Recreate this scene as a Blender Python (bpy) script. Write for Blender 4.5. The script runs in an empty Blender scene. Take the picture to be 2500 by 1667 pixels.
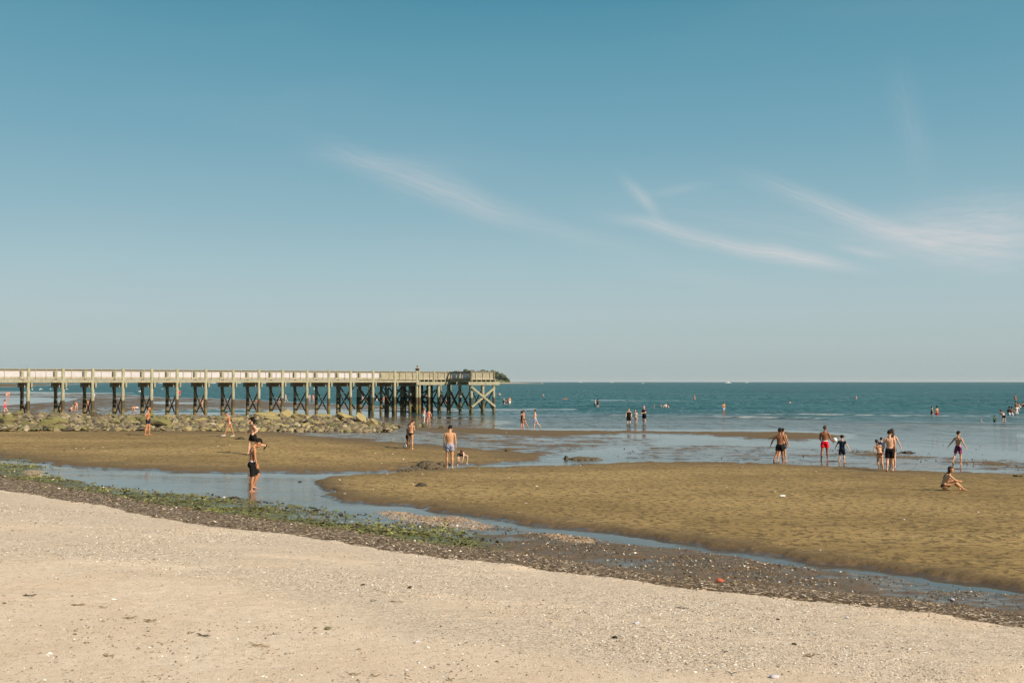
import bpy, bmesh, math, random
import numpy as np
from mathutils import Vector, Matrix, Euler
R = math.radians
SC = bpy.context.scene
COL = SC.collection

# ------------------------------------------------------------------ camera
F = 2430.0            # focal length in pixels of the 2500 px wide photograph
CAMZ = 4.1            # eye height above sea level
HOR = 932.0           # horizon row
PITCH = math.atan((HOR - 833.5) / F)
cam_d = bpy.data.cameras.new("camera")
cam_d.sensor_width = 36.0
cam_d.lens = 36.0 * F / 2500.0
cam_d.clip_start = 0.1
cam_d.clip_end = 60000.0
cam = bpy.data.objects.new("camera", cam_d)
COL.objects.link(cam)
cam.location = (0, 0, CAMZ)
cam.rotation_euler = (math.pi / 2 + PITCH, 0, 0)
SC.camera = cam

# ------------------------------------------------------------------ light
SUN_AZ = R(55)        # to the right of straight-behind-the-camera
SUN_EL = R(36)
sdir = Vector((math.sin(SUN_AZ) * math.cos(SUN_EL), -math.cos(SUN_AZ) * math.cos(SUN_EL), math.sin(SUN_EL)))
sun_d = bpy.data.lights.new("sun", 'SUN')
sun_d.energy = 5.0
sun_d.angle = R(0.5)
sun_d.color = (1.0, 0.87, 0.70)
sun = bpy.data.objects.new("sun", sun_d)
COL.objects.link(sun)
sun.rotation_euler = sdir.to_track_quat('Z', 'Y').to_euler()
SC.view_settings.view_transform = 'Standard'
SC.view_settings.look = 'None'
SC.view_settings.exposure = 0.40
SC.view_settings.gamma = 1.0

# ------------------------------------------------------------------ node helper
class NT:
    def __init__(self, tree):
        self.t = tree; self.n = tree.nodes; self.l = tree.links
    def new(self, typ, **kw):
        nd = self.n.new(typ)
        for k, v in kw.items(): setattr(nd, k, v)
        return nd
    def _in(self, sock, v):
        if v is None: return
        if isinstance(v, bpy.types.NodeSocket): self.l.new(v, sock)
        else:
            if isinstance(v, (tuple, list)) and len(v) == 3 and sock.type == 'RGBA': v = tuple(v) + (1,)
            sock.default_value = v
    def math(self, op, a, b=None, c=None, clamp=False):
        nd = self.new('ShaderNodeMath', operation=op, use_clamp=clamp)
        self._in(nd.inputs[0], a); self._in(nd.inputs[1], b); self._in(nd.inputs[2], c)
        return nd.outputs[0]
    def ss(self, x, lo, hi, a=0.0, b=1.0):
        nd = self.new('ShaderNodeMapRange', interpolation_type='SMOOTHSTEP')
        self._in(nd.inputs[0], x); self._in(nd.inputs[1], lo); self._in(nd.inputs[2], hi)
        self._in(nd.inputs[3], a); self._in(nd.inputs[4], b)
        return nd.outputs[0]
    def mix(self, f, a, b, mode='MIX'):
        nd = self.new('ShaderNodeMix', data_type='RGBA', blend_type=mode)
        self._in(nd.inputs[0], f); self._in(nd.inputs[6], a); self._in(nd.inputs[7], b)
        return nd.outputs[2]
    def ramp(self, f, stops):
        nd = self.new('ShaderNodeValToRGB')
        cr = nd.color_ramp
        while len(cr.elements) > 1: cr.elements.remove(cr.elements[-1])
        for i, (p, c) in enumerate(stops):
            e = cr.elements[0] if i == 0 else cr.elements.new(p)
            e.position = p; e.color = tuple(c) + (1,)
        self._in(nd.inputs[0], f)
        return nd.outputs[0]
    def noise(self, vec, scale, detail=4, rough=0.55, lac=2.0, col=False):
        nd = self.new('ShaderNodeTexNoise')
        self._in(nd.inputs['Vector'], vec); nd.inputs['Scale'].default_value = scale
        nd.inputs['Detail'].default_value = detail; nd.inputs['Roughness'].default_value = rough
        nd.inputs['Lacunarity'].default_value = lac
        return nd.outputs[1 if col else 0]
    def vor(self, vec, scale, feature='F1', out=0):
        nd = self.new('ShaderNodeTexVoronoi', feature=feature)
        self._in(nd.inputs['Vector'], vec); nd.inputs['Scale'].default_value = scale
        return nd.outputs[out]
    def mapping(self, vec, scale=(1, 1, 1), rot=(0, 0, 0), loc=(0, 0, 0)):
        nd = self.new('ShaderNodeMapping')
        self._in(nd.inputs[0], vec); nd.inputs[1].default_value = loc
        nd.inputs[2].default_value = rot; nd.inputs[3].default_value = scale
        return nd.outputs[0]
    def bump(self, h, strength=0.5, dist=0.02, normal=None):
        nd = self.new('ShaderNodeBump')
        nd.inputs['Strength'].default_value = strength
        self._in(nd.inputs['Distance'], dist)
        self._in(nd.inputs['Height'], h); self._in(nd.inputs['Normal'], normal)
        return nd.outputs[0]

def px_uv(px, py):
    """direction of a photo pixel as (x/y, z/y)"""
    a = math.atan((833.5 - py) / F)
    v = math.tan(a + PITCH)
    u = (px - 1250.0) / F / (math.cos(PITCH) - math.sin(PITCH) * math.tan(a))
    return u, v

# ------------------------------------------------------------------ sky
def build_world():
    w = bpy.data.worlds.new("World")
    SC.world = w
    w.use_nodes = True
    t = NT(w.node_tree)
    t.n.clear()
    out = t.new('ShaderNodeOutputWorld')
    bg = t.new('ShaderNodeBackground')
    sky = t.new('ShaderNodeTexSky', sky_type='NISHITA')
    sky.sun_disc = False
    sky.sun_elevation = SUN_EL
    sky.sun_rotation = math.pi - SUN_AZ
    sky.air_density = 1.0; sky.dust_density = 1.2; sky.ozone_density = 2.0
    tc = t.new('ShaderNodeTexCoord').outputs['Generated']
    sep = t.new('ShaderNodeSeparateXYZ'); t.l.new(tc, sep.inputs[0])
    x, y, z = sep.outputs
    elev = t.math('DIVIDE', z, 0.62, clamp=True)
    # dust-laden summer air: pale at the horizon, teal blue above (values in sky units)
    grad = t.ramp(elev, SKY_STOPS)
    nis = t.new('ShaderNodeVectorMath', operation='SCALE'); t.l.new(sky.outputs[0], nis.inputs[0]); nis.inputs[3].default_value = SKY_STRENGTH
    gr = t.new('ShaderNodeVectorMath', operation='SCALE'); t.l.new(grad, gr.inputs[0]); gr.inputs[3].default_value = 1.0
    base = t.mix(0.92, nis.outputs[0], gr.outputs[0])
    # cirrus wisps, fixed to sky directions
    ysafe = t.math('MAXIMUM', t.math('ABSOLUTE', y), 0.05)
    u = t.math('DIVIDE', x, ysafe); v = t.math('DIVIDE', z, ysafe)
    comb = t.new('ShaderNodeCombineXYZ'); t.l.new(u, comb.inputs[0]); t.l.new(v, comb.inputs[1])
    uv = comb.outputs[0]
    warpn = t.noise(uv, 5.0, 3, 0.5, col=True)
    wv = t.new('ShaderNodeVectorMath', operation='MULTIPLY_ADD')
    t.l.new(warpn, wv.inputs[0]); wv.inputs[1].default_value = (0.05, 0.035, 0); t.l.new(uv, wv.inputs[2])
    wuv = t.new('ShaderNodeVectorMath', operation='SUBTRACT'); t.l.new(wv.outputs[0], wuv.inputs[0]); wuv.inputs[1].default_value = (0.025, 0.0175, 0)
    wuv = wuv.outputs[0]
    white = None; 
    for (cx, cy, ang, ln, wd, st) in WISPS:
        cu, cv = px_uv(cx, cy)
        m = t.new('ShaderNodeMapping', vector_type='TEXTURE')
        t.l.new(wuv, m.inputs[0])
        m.inputs[1].default_value = (cu, cv, 0); m.inputs[2].default_value = (0, 0, R(-ang)); m.inputs[3].default_value = (ln / F, wd / F, 1)
        ln_ = t.new('ShaderNodeVectorMath', operation='LENGTH'); t.l.new(m.outputs[0], ln_.inputs[0])
        g = t.ss(ln_.outputs['Value'], 0.0, 2.0, 1.0, 0.0)
        st2 = t.mapping(m.outputs[0], scale=(0.8, 2.4, 1), rot=(0, 0, R(5)))
        nz = t.noise(st2, 1.5, 9, 0.72)
        g = t.math('MULTIPLY', t.math('POWER', g, 1.6), t.ss(nz, 0.25, 0.72, 0.25, 1.25))
        g = t.math('MULTIPLY', g, st)
        white = g if white is None else t.math('ADD', white, g)
    # thin veil of uneven high haze
    veil = t.noise(t.mapping(uv, scale=(1, 3.2, 1), rot=(0, 0, R(-12))), 2.0, 5, 0.5)
    veil = t.math('MULTIPLY', t.ss(veil, 0.45, 0.75), 0.07)
    white = t.math('ADD', white, veil)
    white = t.math('MULTIPLY', white, t.ss(z, 0.0, 0.06))
    white = t.math('MINIMUM', white, 0.8)
    base = t.mix(white, base, (0.50, 0.495, 0.50))
    t.l.new(base, bg.inputs[0]); bg.inputs[1].default_value = 1.0
    t.l.new(bg.outputs[0], out.inputs[0])

SKY_STRENGTH = 0.08
def srgb(r, g, b):
    f = lambda c: ((c / 255.0 + 0.055) / 1.055) ** 2.4 * 0.758
    return (f(r), f(g), f(b))
# position = sin(elevation)/0.62
SKY_STOPS = [(0.0, srgb(168, 184, 184)), (0.05, srgb(174, 190, 191)), (0.11, srgb(175, 194, 198)), (0.18, srgb(164, 192, 199)),
             (0.26, srgb(145, 182, 194)), (0.38, srgb(119, 168, 186)), (0.50, srgb(98, 156, 176)), (0.60, srgb(74, 141, 164)), (0.8, srgb(50, 116, 146)), (1.0, srgb(38, 96, 132))]
WISPS = [(1000, 440, 19, 200, 36, 0.27), (1150, 495, 14, 170, 28, 0.22), (1330, 560, 12, 260, 22, 0.15), (1780, 596, 13, 220, 19, 0.50), (1960, 640, 10, 130, 18, 0.48),
         (1572, 490, 48, 60, 16, 0.38), (1600, 550, 6, 110, 14, 0.2), (1900, 560, 8, 300, 60, 0.10), (2050, 520, 19, 200, 26, 0.42), (2400, 565, -3, 240, 78, 0.55),
         (2260, 585, 8, 180, 44, 0.30), (2100, 618, 8, 60, 10, 0.36), (1070, 765, -4, 120, 18, 0.10), (2230, 300, 80, 130, 40, 0.10), (1660, 468, -12, 70, 12, 0.15),
         (900, 400, 4, 160, 26, 0.12), (1700, 670, 10, 200, 20, 0.10)]
build_world()

# ------------------------------------------------------------------ material helpers
MATS = {}
def newmat(name):
    m = bpy.data.materials.new(name); m.use_nodes = True
    t = NT(m.node_tree); t.n.clear()
    out = t.new('ShaderNodeOutputMaterial')
    b = t.new('ShaderNodeBsdfPrincipled')
    t.l.new(b.outputs[0], out.inputs[0])
    MATS[name] = m
    return m, t, b
def set_in(t, b, name, v): t._in(b.inputs[name], v)

def simple(name, col, rough=0.6, var=0.15, scale=8.0, bump=0.0, bscale=40.0, spec=0.5, metallic=0.0, coord='Object'):
    m, t, b = newmat(name)
    co = t.new('ShaderNodeTexCoord').outputs[coord]
    n = t.noise(co, scale, 5, 0.6)
    c = t.mix(t.ss(n, 0.3, 0.7), tuple(x * (1 - var) for x in col), tuple(min(1, x * (1 + var)) for x in col))
    set_in(t, b, 'Base Color', c); set_in(t, b, 'Roughness', rough)
    set_in(t, b, 'Specular IOR Level', spec); set_in(t, b, 'Metallic', metallic)
    if bump:
        set_in(t, b, 'Normal', t.bump(t.noise(co, bscale, 4, 0.6), bump, 0.02))
    return m

def make_obj(name, verts, faces, mat=None, parent=None, smooth=False, mats=None):
    me = bpy.data.meshes.new(name)
    me.from_pydata([tuple(v) for v in verts], [], [tuple(f) for f in faces])
    me.update()
    if smooth: me.polygons.foreach_set('use_smooth', [True] * len(me.polygons))
    o = bpy.data.objects.new(name, me)
    COL.objects.link(o)
    for m in (mats or ([mat] if mat else [])): me.materials.append(m)
    if parent is not None: o.parent = parent
    return o

def tag(o, label=None, cat=None, group=None, kind=None):
    if label: o['label'] = label
    if cat: o['category'] = cat
    if group: o['group'] = group
    if kind: o['kind'] = kind
    return o

def empty(name, loc, label=None, cat=None, group=None):
    o = bpy.data.objects.new(name, None); COL.objects.link(o)
    o.location = loc; o.empty_display_size = 0.3
    return tag(o, label, cat, group)

def fast_mesh(name, V, Fq, mat, k=4):
    """V (n,3) float array, Fq (m,k) int array"""
    me = bpy.data.meshes.new(name)
    me.vertices.add(len(V)); me.vertices.foreach_set('co', np.ascontiguousarray(V, dtype=np.float32).ravel())
    m = len(Fq)
    me.loops.add(m * k); me.loops.foreach_set('vertex_index', np.ascontiguousarray(Fq, dtype=np.int32).ravel())
    me.polygons.add(m); me.polygons.foreach_set('loop_start', np.arange(0, m * k, k, dtype=np.int32))
    me.polygons.foreach_set('loop_total', np.full(m, k, dtype=np.int32))
    me.update(calc_edges=True); me.validate()
    me.materials.append(mat)
    o = bpy.data.objects.new(name, me); COL.objects.link(o)
    return o

# ------------------------------------------------------------------ numpy value noise
rs = np.random.RandomState(7)
_T = rs.rand(512, 512)
def vnoise(x, y):
    xi = np.floor(x).astype(int); yi = np.floor(y).astype(int)
    fx = x - xi; fy = y - yi
    fx = fx * fx * (3 - 2 * fx); fy = fy * fy * (3 - 2 * fy)
    a = _T[xi % 512, yi % 512]; b = _T[(xi + 1) % 512, yi % 512]
    c = _T[xi % 512, (yi + 1) % 512]; d = _T[(xi + 1) % 512, (yi + 1) % 512]
    return (a * (1 - fx) + b * fx) * (1 - fy) + (c * (1 - fx) + d * fx) * fy
def fbm(x, y, oct=4, rough=0.5):
    s = 0; a = 1; tot = 0
    for i in range(oct):
        s = s + a * vnoise(x * 2 ** i + 17.3 * i, y * 2 ** i + 41.7 * i); tot += a; a *= rough
    return s / tot
def sstep(x, a, b):
    t = np.clip((x - a) / (b - a), 0, 1); return t * t * (3 - 2 * t)

# ------------------------------------------------------------------ terrain: smooth base surface
BN = np.array([0.58, 0.81]); BN = BN / np.hypot(*BN)
B0 = 16.8
def z_water(X, Y):
    D = np.maximum(Y, 1.0)
    A = 0.5 * (1 - sstep(D, 22, 52))
    B = 0.55 * (1 - sstep(D, 60, 108)) * sstep(-X, -6, 16) * sstep(D, 25, 60)
    return A + B
def z_rise(X, Y):
    s = B0 - (X * BN[0] + Y * BN[1])
    s = np.maximum(s + 0.4, 0)
    return 0.105 * s - 0.0012 * s * s
def z_smooth(X, Y): return z_water(X, Y) + z_rise(X, Y)
def project(X, Y, Z):
    # camera frame with pitch
    dz = Z - CAMZ
    cf = Y * math.cos(PITCH) + dz * math.sin(PITCH)
    cu = -Y * math.sin(PITCH) + dz * math.cos(PITCH)
    return 1250 + F * X / cf, 833.5 - F * cu / cf
def ray_hit(px, py, extra=0.0):
    """world X, Y where the ray of a photo pixel meets the smooth shore (vectorised)"""
    px = np.atleast_1d(np.asarray(px, float)); py = np.atleast_1d(np.asarray(py, float))
    a = (833.5 - py) / F; b = (px - 1250.0) / F
    dy = math.cos(PITCH) - a * math.sin(PITCH); dz = math.sin(PITCH) + a * math.cos(PITCH)
    lo = np.full(px.shape, 2.0); hi = np.full(px.shape, 30000.0)
    for _ in range(60):
        mid = np.sqrt(lo * hi)
        X = b / dy * mid; Z = CAMZ + dz / dy * mid
        above = Z > z_smooth(X, mid) + extra
        lo = np.where(above, mid, lo); hi = np.where(above, hi, mid)
    return b / dy * lo, lo

# rasters of what lies where on the flats: drawn on the photo grid, sampled per ground vertex
RX0, RX1, RY0, RY1 = -1400, 3900, 930, 1680
NXR = (RX1 - RX0) // 2; NYR = RY1 - RY0
def poly_mask(pts):
    pts = np.array(pts, float)
    m = np.zeros((NYR, NXR), bool)
    y0 = int(max(RY0, pts[:, 1].min() - 1)); y1 = int(min(RY1 - 1, pts[:, 1].max() + 1))
    xs = RX0 + 2 * np.arange(NXR) + 1.0
    for yy in range(y0, y1 + 1):
        yc = yy + 0.5; cr = []
        for i in range(len(pts)):
            xa, ya = pts[i]; xb, yb = pts[(i + 1) % len(pts)]
            if (ya > yc) != (yb > yc): cr.append(xa + (yc - ya) / (yb - ya) * (xb - xa))
        cr.sort()
        for k in range(0, len(cr) - 1, 2): m[yy - RY0, (xs > cr[k]) & (xs < cr[k + 1])] = True
    return m
def blur(a, sx, sy):
    for ax, s in ((1, sx / 2.0), (0, sy)):
        if s < 0.3: continue
        r = int(3 * s + 1); k = np.exp(-0.5 * (np.arange(-r, r + 1) / s) ** 2); k /= k.sum()
        pad = [(0, 0), (0, 0)]; pad[ax] = (r, r)
        p = np.pad(a, pad, mode='edge')
        o = np.zeros_like(a)
        for i, kk in enumerate(k):
            sl = [slice(None), slice(None)]; sl[ax] = slice(i, i + a.shape[ax])
            o += kk * p[tuple(sl)]
        a = o
    return a
def sample(a, px, py):
    x = np.clip((px - RX0 - 1) / 2.0, 0, NXR - 1.001); y = np.clip(py - RY0 - 0.5, 0, NYR - 1.001)
    xi = x.astype(int); yi = y.astype(int); fx = x - xi; fy = y - yi
    return (a[yi, xi] * (1 - fx) + a[yi, xi + 1] * fx) * (1 - fy) + (a[yi + 1, xi] * (1 - fx) + a[yi + 1, xi + 1] * fx) * fy

L, RR = RX0 - 50, RX1 + 50
C1 = [(L, 1050), (-600, 1120), (-200, 1172), (0, 1197), (89, 1212), (179, 1228), (268, 1241), (357, 1261), (446, 1276), (536, 1290), (625, 1299), (727, 1310), (855, 1330), (983, 1354),
      (1110, 1369), (1250, 1386), (1463, 1412), (1675, 1441), (1888, 1462), (2100, 1484), (2313, 1510), (2500, 1537), (2900, 1590), (RR, 1700)]
C2 = [(L, 1060), (-300, 1095), (0, 1115), (149, 1136), (298, 1145), (446, 1151), (700, 1155), (850, 1154), (940, 1147), (989, 1142), (1066, 1137), (1136, 1134), (1240, 1131), (1320, 1124), (1352, 1119)]
LFLAT_TOP = [(1310, 1112), (1242, 1103), (1140, 1096), (1011, 1088), (902, 1079), (800, 1072), (720, 1062), (640, 1055), (400, 1050), (0, 1040), (L, 1010)]
BANK_TOP = [(790, 1166), (860, 1160), (940, 1156), (996, 1150), (1080, 1147), (1150, 1143), (1250, 1140), (1409, 1134), (1516, 1129), (1728, 1129), (1888, 1132), (2047, 1140), (2180, 1152), (2313, 1152), (2500, 1157), (2900, 1166), (RR, 1180)]
BANK_BOT = [(RR, 1640), (2900, 1500), (2500, 1441), (2313, 1415), (2100, 1383), (1888, 1357), (1675, 1324), (1463, 1298), (1250, 1273), (1200, 1264), (1110, 1254), (1034, 1241), (906, 1229), (855, 1222), (804, 1210), (779, 1190)]
CLEAN_BOT = [(RR, 1660), (2900, 1515), (2500, 1454), (2313, 1427), (2100, 1400), (1888, 1374), (1675, 1345), (1463, 1320), (1330, 1300), (1200, 1282), (1000, 1262), (893, 1262), (800, 1248), (700, 1231), (565, 1217), (446, 1204), (298, 1194), (208, 1181), (140, 1170), (119, 1150), (60, 1134), (0, 1128), (-300, 1108), (L, 1070)]

OFF = np.full((NYR, NXR), -0.5)
OFF[poly_mask([(L, 1008), (1000, 1010), (1150, 1000), (1700, 1010), (2100, 1030), (RR, 1050), (RR, 1700), (L, 1700)])] = -0.22
# far sand behind the pier
def setp(v, pts): OFF[poly_mask(pts)] = v
setp(0.045, [(L, 962), (0, 955), (120, 956), (190, 959), (330, 964), (400, 970), (600, 974), (700, 980), (800, 985), (950, 991), (1080, 994), (1120, 998), (1080, 1001), (950, 1001), (840, 1000), (700, 1004), (560, 1002), (420, 1003), (300, 1006), (0, 1008), (L, 1020)])
setp(-0.08, [(L, 968), (0, 971), (100, 971), (190, 973), (160, 980), (90, 983), (0, 990), (L, 1000)])
setp(-0.04, [(L, 958.5), (0, 958.5), (330, 958.5), (330, 960), (0, 960), (L, 960)])
setp(-0.04, [(370, 981), (480, 982), (480, 986), (380, 986)])
setp(0.12, [(L, 934), (0, 935.6), (200, 936.5), (200, 938), (70, 942), (20, 945), (0, 945), (L, 948)])
setp(0.06, [(150, 935.0), (345, 935.2), (340, 937.2), (150, 937.0)])
# flats under and in front of the pier
setp(0.020, [(L, 1008), (560, 1006), (700, 1006), (860, 1014), (1010, 1016), (1110, 1019), (1260, 1030), (1180, 1040), (1230, 1045), (1250, 1060), (1300, 1100), (1100, 1100), (800, 1080), (400, 1060), (L, 1060)])
setp(-0.05, [(640, 1003), (760, 1000), (960, 1004), (1020, 1010), (980, 1014), (860, 1013), (700, 1010)])
# middle wet flats and lagoon
setp(0.024, [(700, 1056), (1000, 1052), (1250, 1062), (1500, 1064), (1700, 1075), (1560, 1088), (1420, 1100), (1370, 1117), (1300, 1112), (1000, 1090), (800, 1075)])
setp(-0.05, [(1450, 1063), (1600, 1064), (1900, 1076), (2050, 1080), (2300, 1100), (RR, 1130), (RR, 1176), (2500, 1155), (2313, 1150), (2180, 1150), (2047, 1138), (1888, 1130), (1728, 1127), (1516, 1127), (1409, 1132), (1250, 1139), (1150, 1142), (1080, 1146), (996, 1149), (940, 1155), (860, 1160), (790, 1166), (780, 1160), (940, 1147), (989, 1142), (1066, 1137), (1136, 1134), (1240, 1131), (1320, 1124), (1380, 1116), (1430, 1100), (1560, 1088), (1700, 1078)])
setp(0.014, [(1560, 1088), (1750, 1083), (1950, 1092), (2050, 1098), (2200, 1108), (2400, 1122), (RR, 1150), (RR, 1176), (2500, 1155), (2313, 1150), (2180, 1150), (2047, 1138), (1888, 1130), (1728, 1127), (1516, 1126), (1560, 1110)])
setp(0.040, [(2050, 1096), (2200, 1106), (2330, 1119), (2500, 1137), (2600, 1146), (2600, 1150), (2480, 1144), (2330, 1133), (2200, 1120), (2080, 1108)])
# sand band and bars out in the shallows
setp(0.085, [(1030, 1046), (1200, 1046), (1400, 1049), (1700, 1051), (1900, 1051), (2000, 1056), (2090, 1063), (2040, 1074), (1960, 1077), (1850, 1073), (1700, 1064), (1560, 1061), (1400, 1063), (1250, 1063), (1100, 1056), (1000, 1050)])
setp(0.03, [(1060, 1000), (1200, 998.0), (1330, 998.6), (1450, 1000), (1330, 1001.6), (1200, 1001.5), (1080, 1003)])
setp(0.02, [(1380, 977.6), (1500, 977.4), (1680, 978), (1680, 979), (1400, 979)])
setp(0.02, [(1740, 1013.3), (1850, 1014), (1950, 1016), (1850, 1016.2), (1740, 1015)])
setp(0.02, [(2470, 1061), (RR, 1068), (RR, 1074), (2500, 1067)])
setp(0.112, C2 + LFLAT_TOP)
setp(-0.055, C2[:9] + [(790, 1166)] + BANK_BOT[::-1][:0] + [(779, 1190)] + BANK_BOT[::-1][1:] + CLEAN_BOT)
setp(0.112, BANK_TOP + BANK_BOT)
DRY = np.zeros((NYR, NXR)); DRY[poly_mask(BANK_TOP + BANK_BOT)] = 1; DRY[poly_mask(C2 + LFLAT_TOP)] = 1; DRY = blur(DRY, 60, 15)
mud = poly_mask(CLEAN_BOT[::-1] + C1[::-1])
OFF[mud] = 0.024
OFF[mud & (np.arange(NXR)[None, :] * 2 + RX0 > 1150)] = 0.034
setp(0.004, [(560, 1217), (700, 1231), (800, 1248), (893, 1262), (1000, 1262), (1200, 1282), (1280, 1296), (1240, 1330), (1150, 1325), (1000, 1296), (900, 1285), (760, 1268), (640, 1240)])
setp(0.05, [(L, 1085), (0, 1140), (60, 1134), (110, 1140), (128, 1160), (150, 1172), (220, 1186), (0, 1190), (L, 1130)])
setp(0.028, [(905, 1245), (980, 1250), (1100, 1262), (1160, 1275), (1205, 1288), (1150, 1291), (1080, 1285), (990, 1270), (930, 1258)])
setp(0.035, [(1318, 1310), (1380, 1307), (1450, 1318), (1450, 1330), (1380, 1326)])
beach = poly_mask(C1 + [(RR, 2500), (L, 2500)])
OFF[beach] = 0.03
FARF = blur(OFF, 3, 0.5)
NEARF = blur(OFF, 10, 3.2)
wy = sstep(np.arange(RY0, RY1, dtype=float), 985, 1050)[:, None]
OFF = FARF * (1 - wy) + NEARF * wy
BEACH = blur(beach.astype(float), 5, 2.0)
GREEN = np.zeros((NYR, NXR))
def setg(v, pts): GREEN[poly_mask(pts)] = v
setg(0.9, [(L, 1085), (0, 1128), (60, 1122), (119, 1150), (140, 1172), (208, 1183), (298, 1196), (446, 1206), (565, 1219), (640, 1236), (760, 1266), (900, 1285), (1000, 1300), (1120, 1318), (1230, 1345), (1140, 1340), (1000, 1322), (855, 1300), (720, 1282), (560, 1262), (446, 1243), (300, 1216), (150, 1190), (0, 1168), (L, 1120)])
setg(0.35, [(565, 1218), (700, 1232), (800, 1245), (900, 1262), (1100, 1290), (1250, 1330), (1120, 1318), (900, 1285), (760, 1266), (640, 1236)])
GREEN = blur(GREEN, 16, 4)
OFF = OFF + 0.022 * GREEN * (OFF > -0.03)
DEB = np.zeros((NYR, NXR))    # dark wrack line just below the dry beach
c1a = np.array(C1)
DEB[poly_mask(C1 + [(x, y - (30 if x < 1300 else 22)) for x, y in C1[::-1]])] = 1.0
DEB = blur(DEB, 6, 3)
OFF = OFF + 0.05 * DEB * (1 - BEACH)
SHB = np.zeros((NYR, NXR))    # golden shell bars
SHB[poly_mask([(895, 1242), (980, 1247), (1100, 1259), (1160, 1272), (1215, 1288), (1150, 1294), (1080, 1288), (990, 1273), (925, 1260)])] = 1
SHB[poly_mask([(1312, 1308), (1380, 1304), (1455, 1318), (1455, 1331), (1380, 1328)])] = 0.7
SHB[poly_mask([(50, 1152), (120, 1150), (128, 1166), (70, 1170)])] = 0.7
SHB = blur(SHB, 8, 2)

# jetty mound (world units)
def jetty_axis(X):  # front toe and crest depth as a function of X
    return 72.0 + 0.08 * (X + 30)
def mound(X, Y):
    toe = jetty_axis(X)
    end = sstep(-X, 9.0, 15.0)
    t = (Y - toe) / 9.5
    prof = np.where(t < 1, sstep(t, -0.05, 1.0), 1 - sstep(t, 1.25, 2.1))
    return np.clip(prof, 0, 1) * end * (0.72 + 0.22 * sstep(-X, 26, 44))
def detail(X, Y, px, py):
    film = fbm(X * 0.55 + 3, Y * 1.5, 5, 0.6) - 0.5
    fine = fbm(X * 3.1, Y * 4.3 + 9, 3, 0.6) - 0.5
    offv = sample(OFF, px, py)
    amp = 0.14 * (1 - sample(BEACH, px, py)) * (1 - 0.8 * sstep(offv, 0.035, 0.075)) + 0.03
    big = (fbm(X * 0.12 + 5, Y * 0.12, 2) - 0.5) * 0.06
    return film * amp + fine * 0.022 + big * sample(BEACH, px, py)
def ground_z(X, Y):
    X = np.asarray(X, float); Y = np.asarray(Y, float)
    zs = z_smooth(X, Y)
    px, py = project(X, Y, zs)
    py = np.where(Y > 2000, 934.0, py)
    nearw = sstep(py, 1050, 1120)
    wx = (fbm(X * 0.5, Y * 0.5 + 40, 4, 0.6) - 0.5) * 90 * nearw; wyv = (fbm(X * 0.7 + 60, Y * 0.9, 4, 0.62) - 0.5) * (10 * nearw + 2 * sstep(py, 985, 1050))
    off = sample(OFF, px + wx, py + wyv)
    deep = sstep(Y, 120, 260) * 2.0 * (off < -0.3)
    z = zs + off - deep + detail(X, Y, px, py) * np.where(Y < 160, 1, 0.25)
    return z + mound(X, Y), off, px, py
def place(px, py, extra=0.0):
    X, Y = ray_hit(px, py, extra)
    for _ in range(3):
        z = np.maximum(ground_z(X, Y)[0], z_water(X, Y) - 0.03)
        X, Y = ray_hit(px, py, z - z_smooth(X, Y))
    z = np.maximum(ground_z(X, Y)[0], z_water(X, Y) - 0.03)
    return X, Y, z
# ------------------------------------------------------------------ ground sheet
def build_ground():
    cols = np.concatenate([np.arange(-2600, -300, 22), np.arange(-300, 2800, 3.1), np.arange(2800, 5200, 22)])
    rows = np.concatenate([[933.4, 933.8, 934.2, 934.6], np.arange(935, 1100, 0.8), np.arange(1100, 1700, 1.25), np.geomspace(1700, 3200, 60)])
    D = 3.7 * F / (rows - HOR)
    PX, DD = np.meshgrid(cols, D)
    X = (PX - 1250) / F * DD; Y = DD
    Z, off, px, py = ground_z(X, Y)
    n_r, n_c = X.shape
    V = np.stack([X, Y, Z], -1).reshape(-1, 3)
    idx = np.arange(n_r * n_c).reshape(n_r, n_c)
    Q = np.stack([idx[1:, :-1], idx[1:, 1:], idx[:-1, 1:], idx[:-1, :-1]], -1).reshape(-1, 4)
    o = fast_mesh('ground', V, Q, mat_ground())
    o.data.polygons.foreach_set('use_smooth', np.ones(len(Q), bool))
    wet = 1 - sstep(Z - z_water(X, Y), 0.02, 0.11)
    beachm = sample(BEACH, px, py)
    wet = np.where(mound(X, Y) > 0.05, 0.8, wet)  # jetty ground darkened to paint the shaded gaps between boulders
    wet = np.maximum(wet, 0.84 * sample(MUDF, px, py) * (1 - beachm)) * (1 - 0.75 * np.clip(sample(DEB, px, py) * 1.5, 0, 1))
    grn = np.clip(sample(GREEN, px, py), 0, 1)
    deb = sample(DEB, px, py)
    A = np.stack([beachm, wet, grn, np.clip(deb, 0, 1)], -1).reshape(-1, 4).astype(np.float32)
    at = o.data.attributes.new('zone', 'FLOAT_COLOR', 'POINT')
    at.data.foreach_set('color', A.ravel())
    A2 = np.stack([sample(SHB, px, py), sample(1.0 * SHELLY, px, py), sample(DRY, px, py) + sample(BEACH, px, py), np.ones_like(px)], -1).reshape(-1, 4).astype(np.float32)
    at = o.data.attributes.new('zone_b', 'FLOAT_COLOR', 'POINT')
    at.data.foreach_set('color', A2.ravel())
    tag(o, 'sandy beach and tidal flats of pale shell sand and damp brown sand', 'ground', kind='structure')
    return o

MUDF = blur(mud.astype(float), 5, 2)
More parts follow.
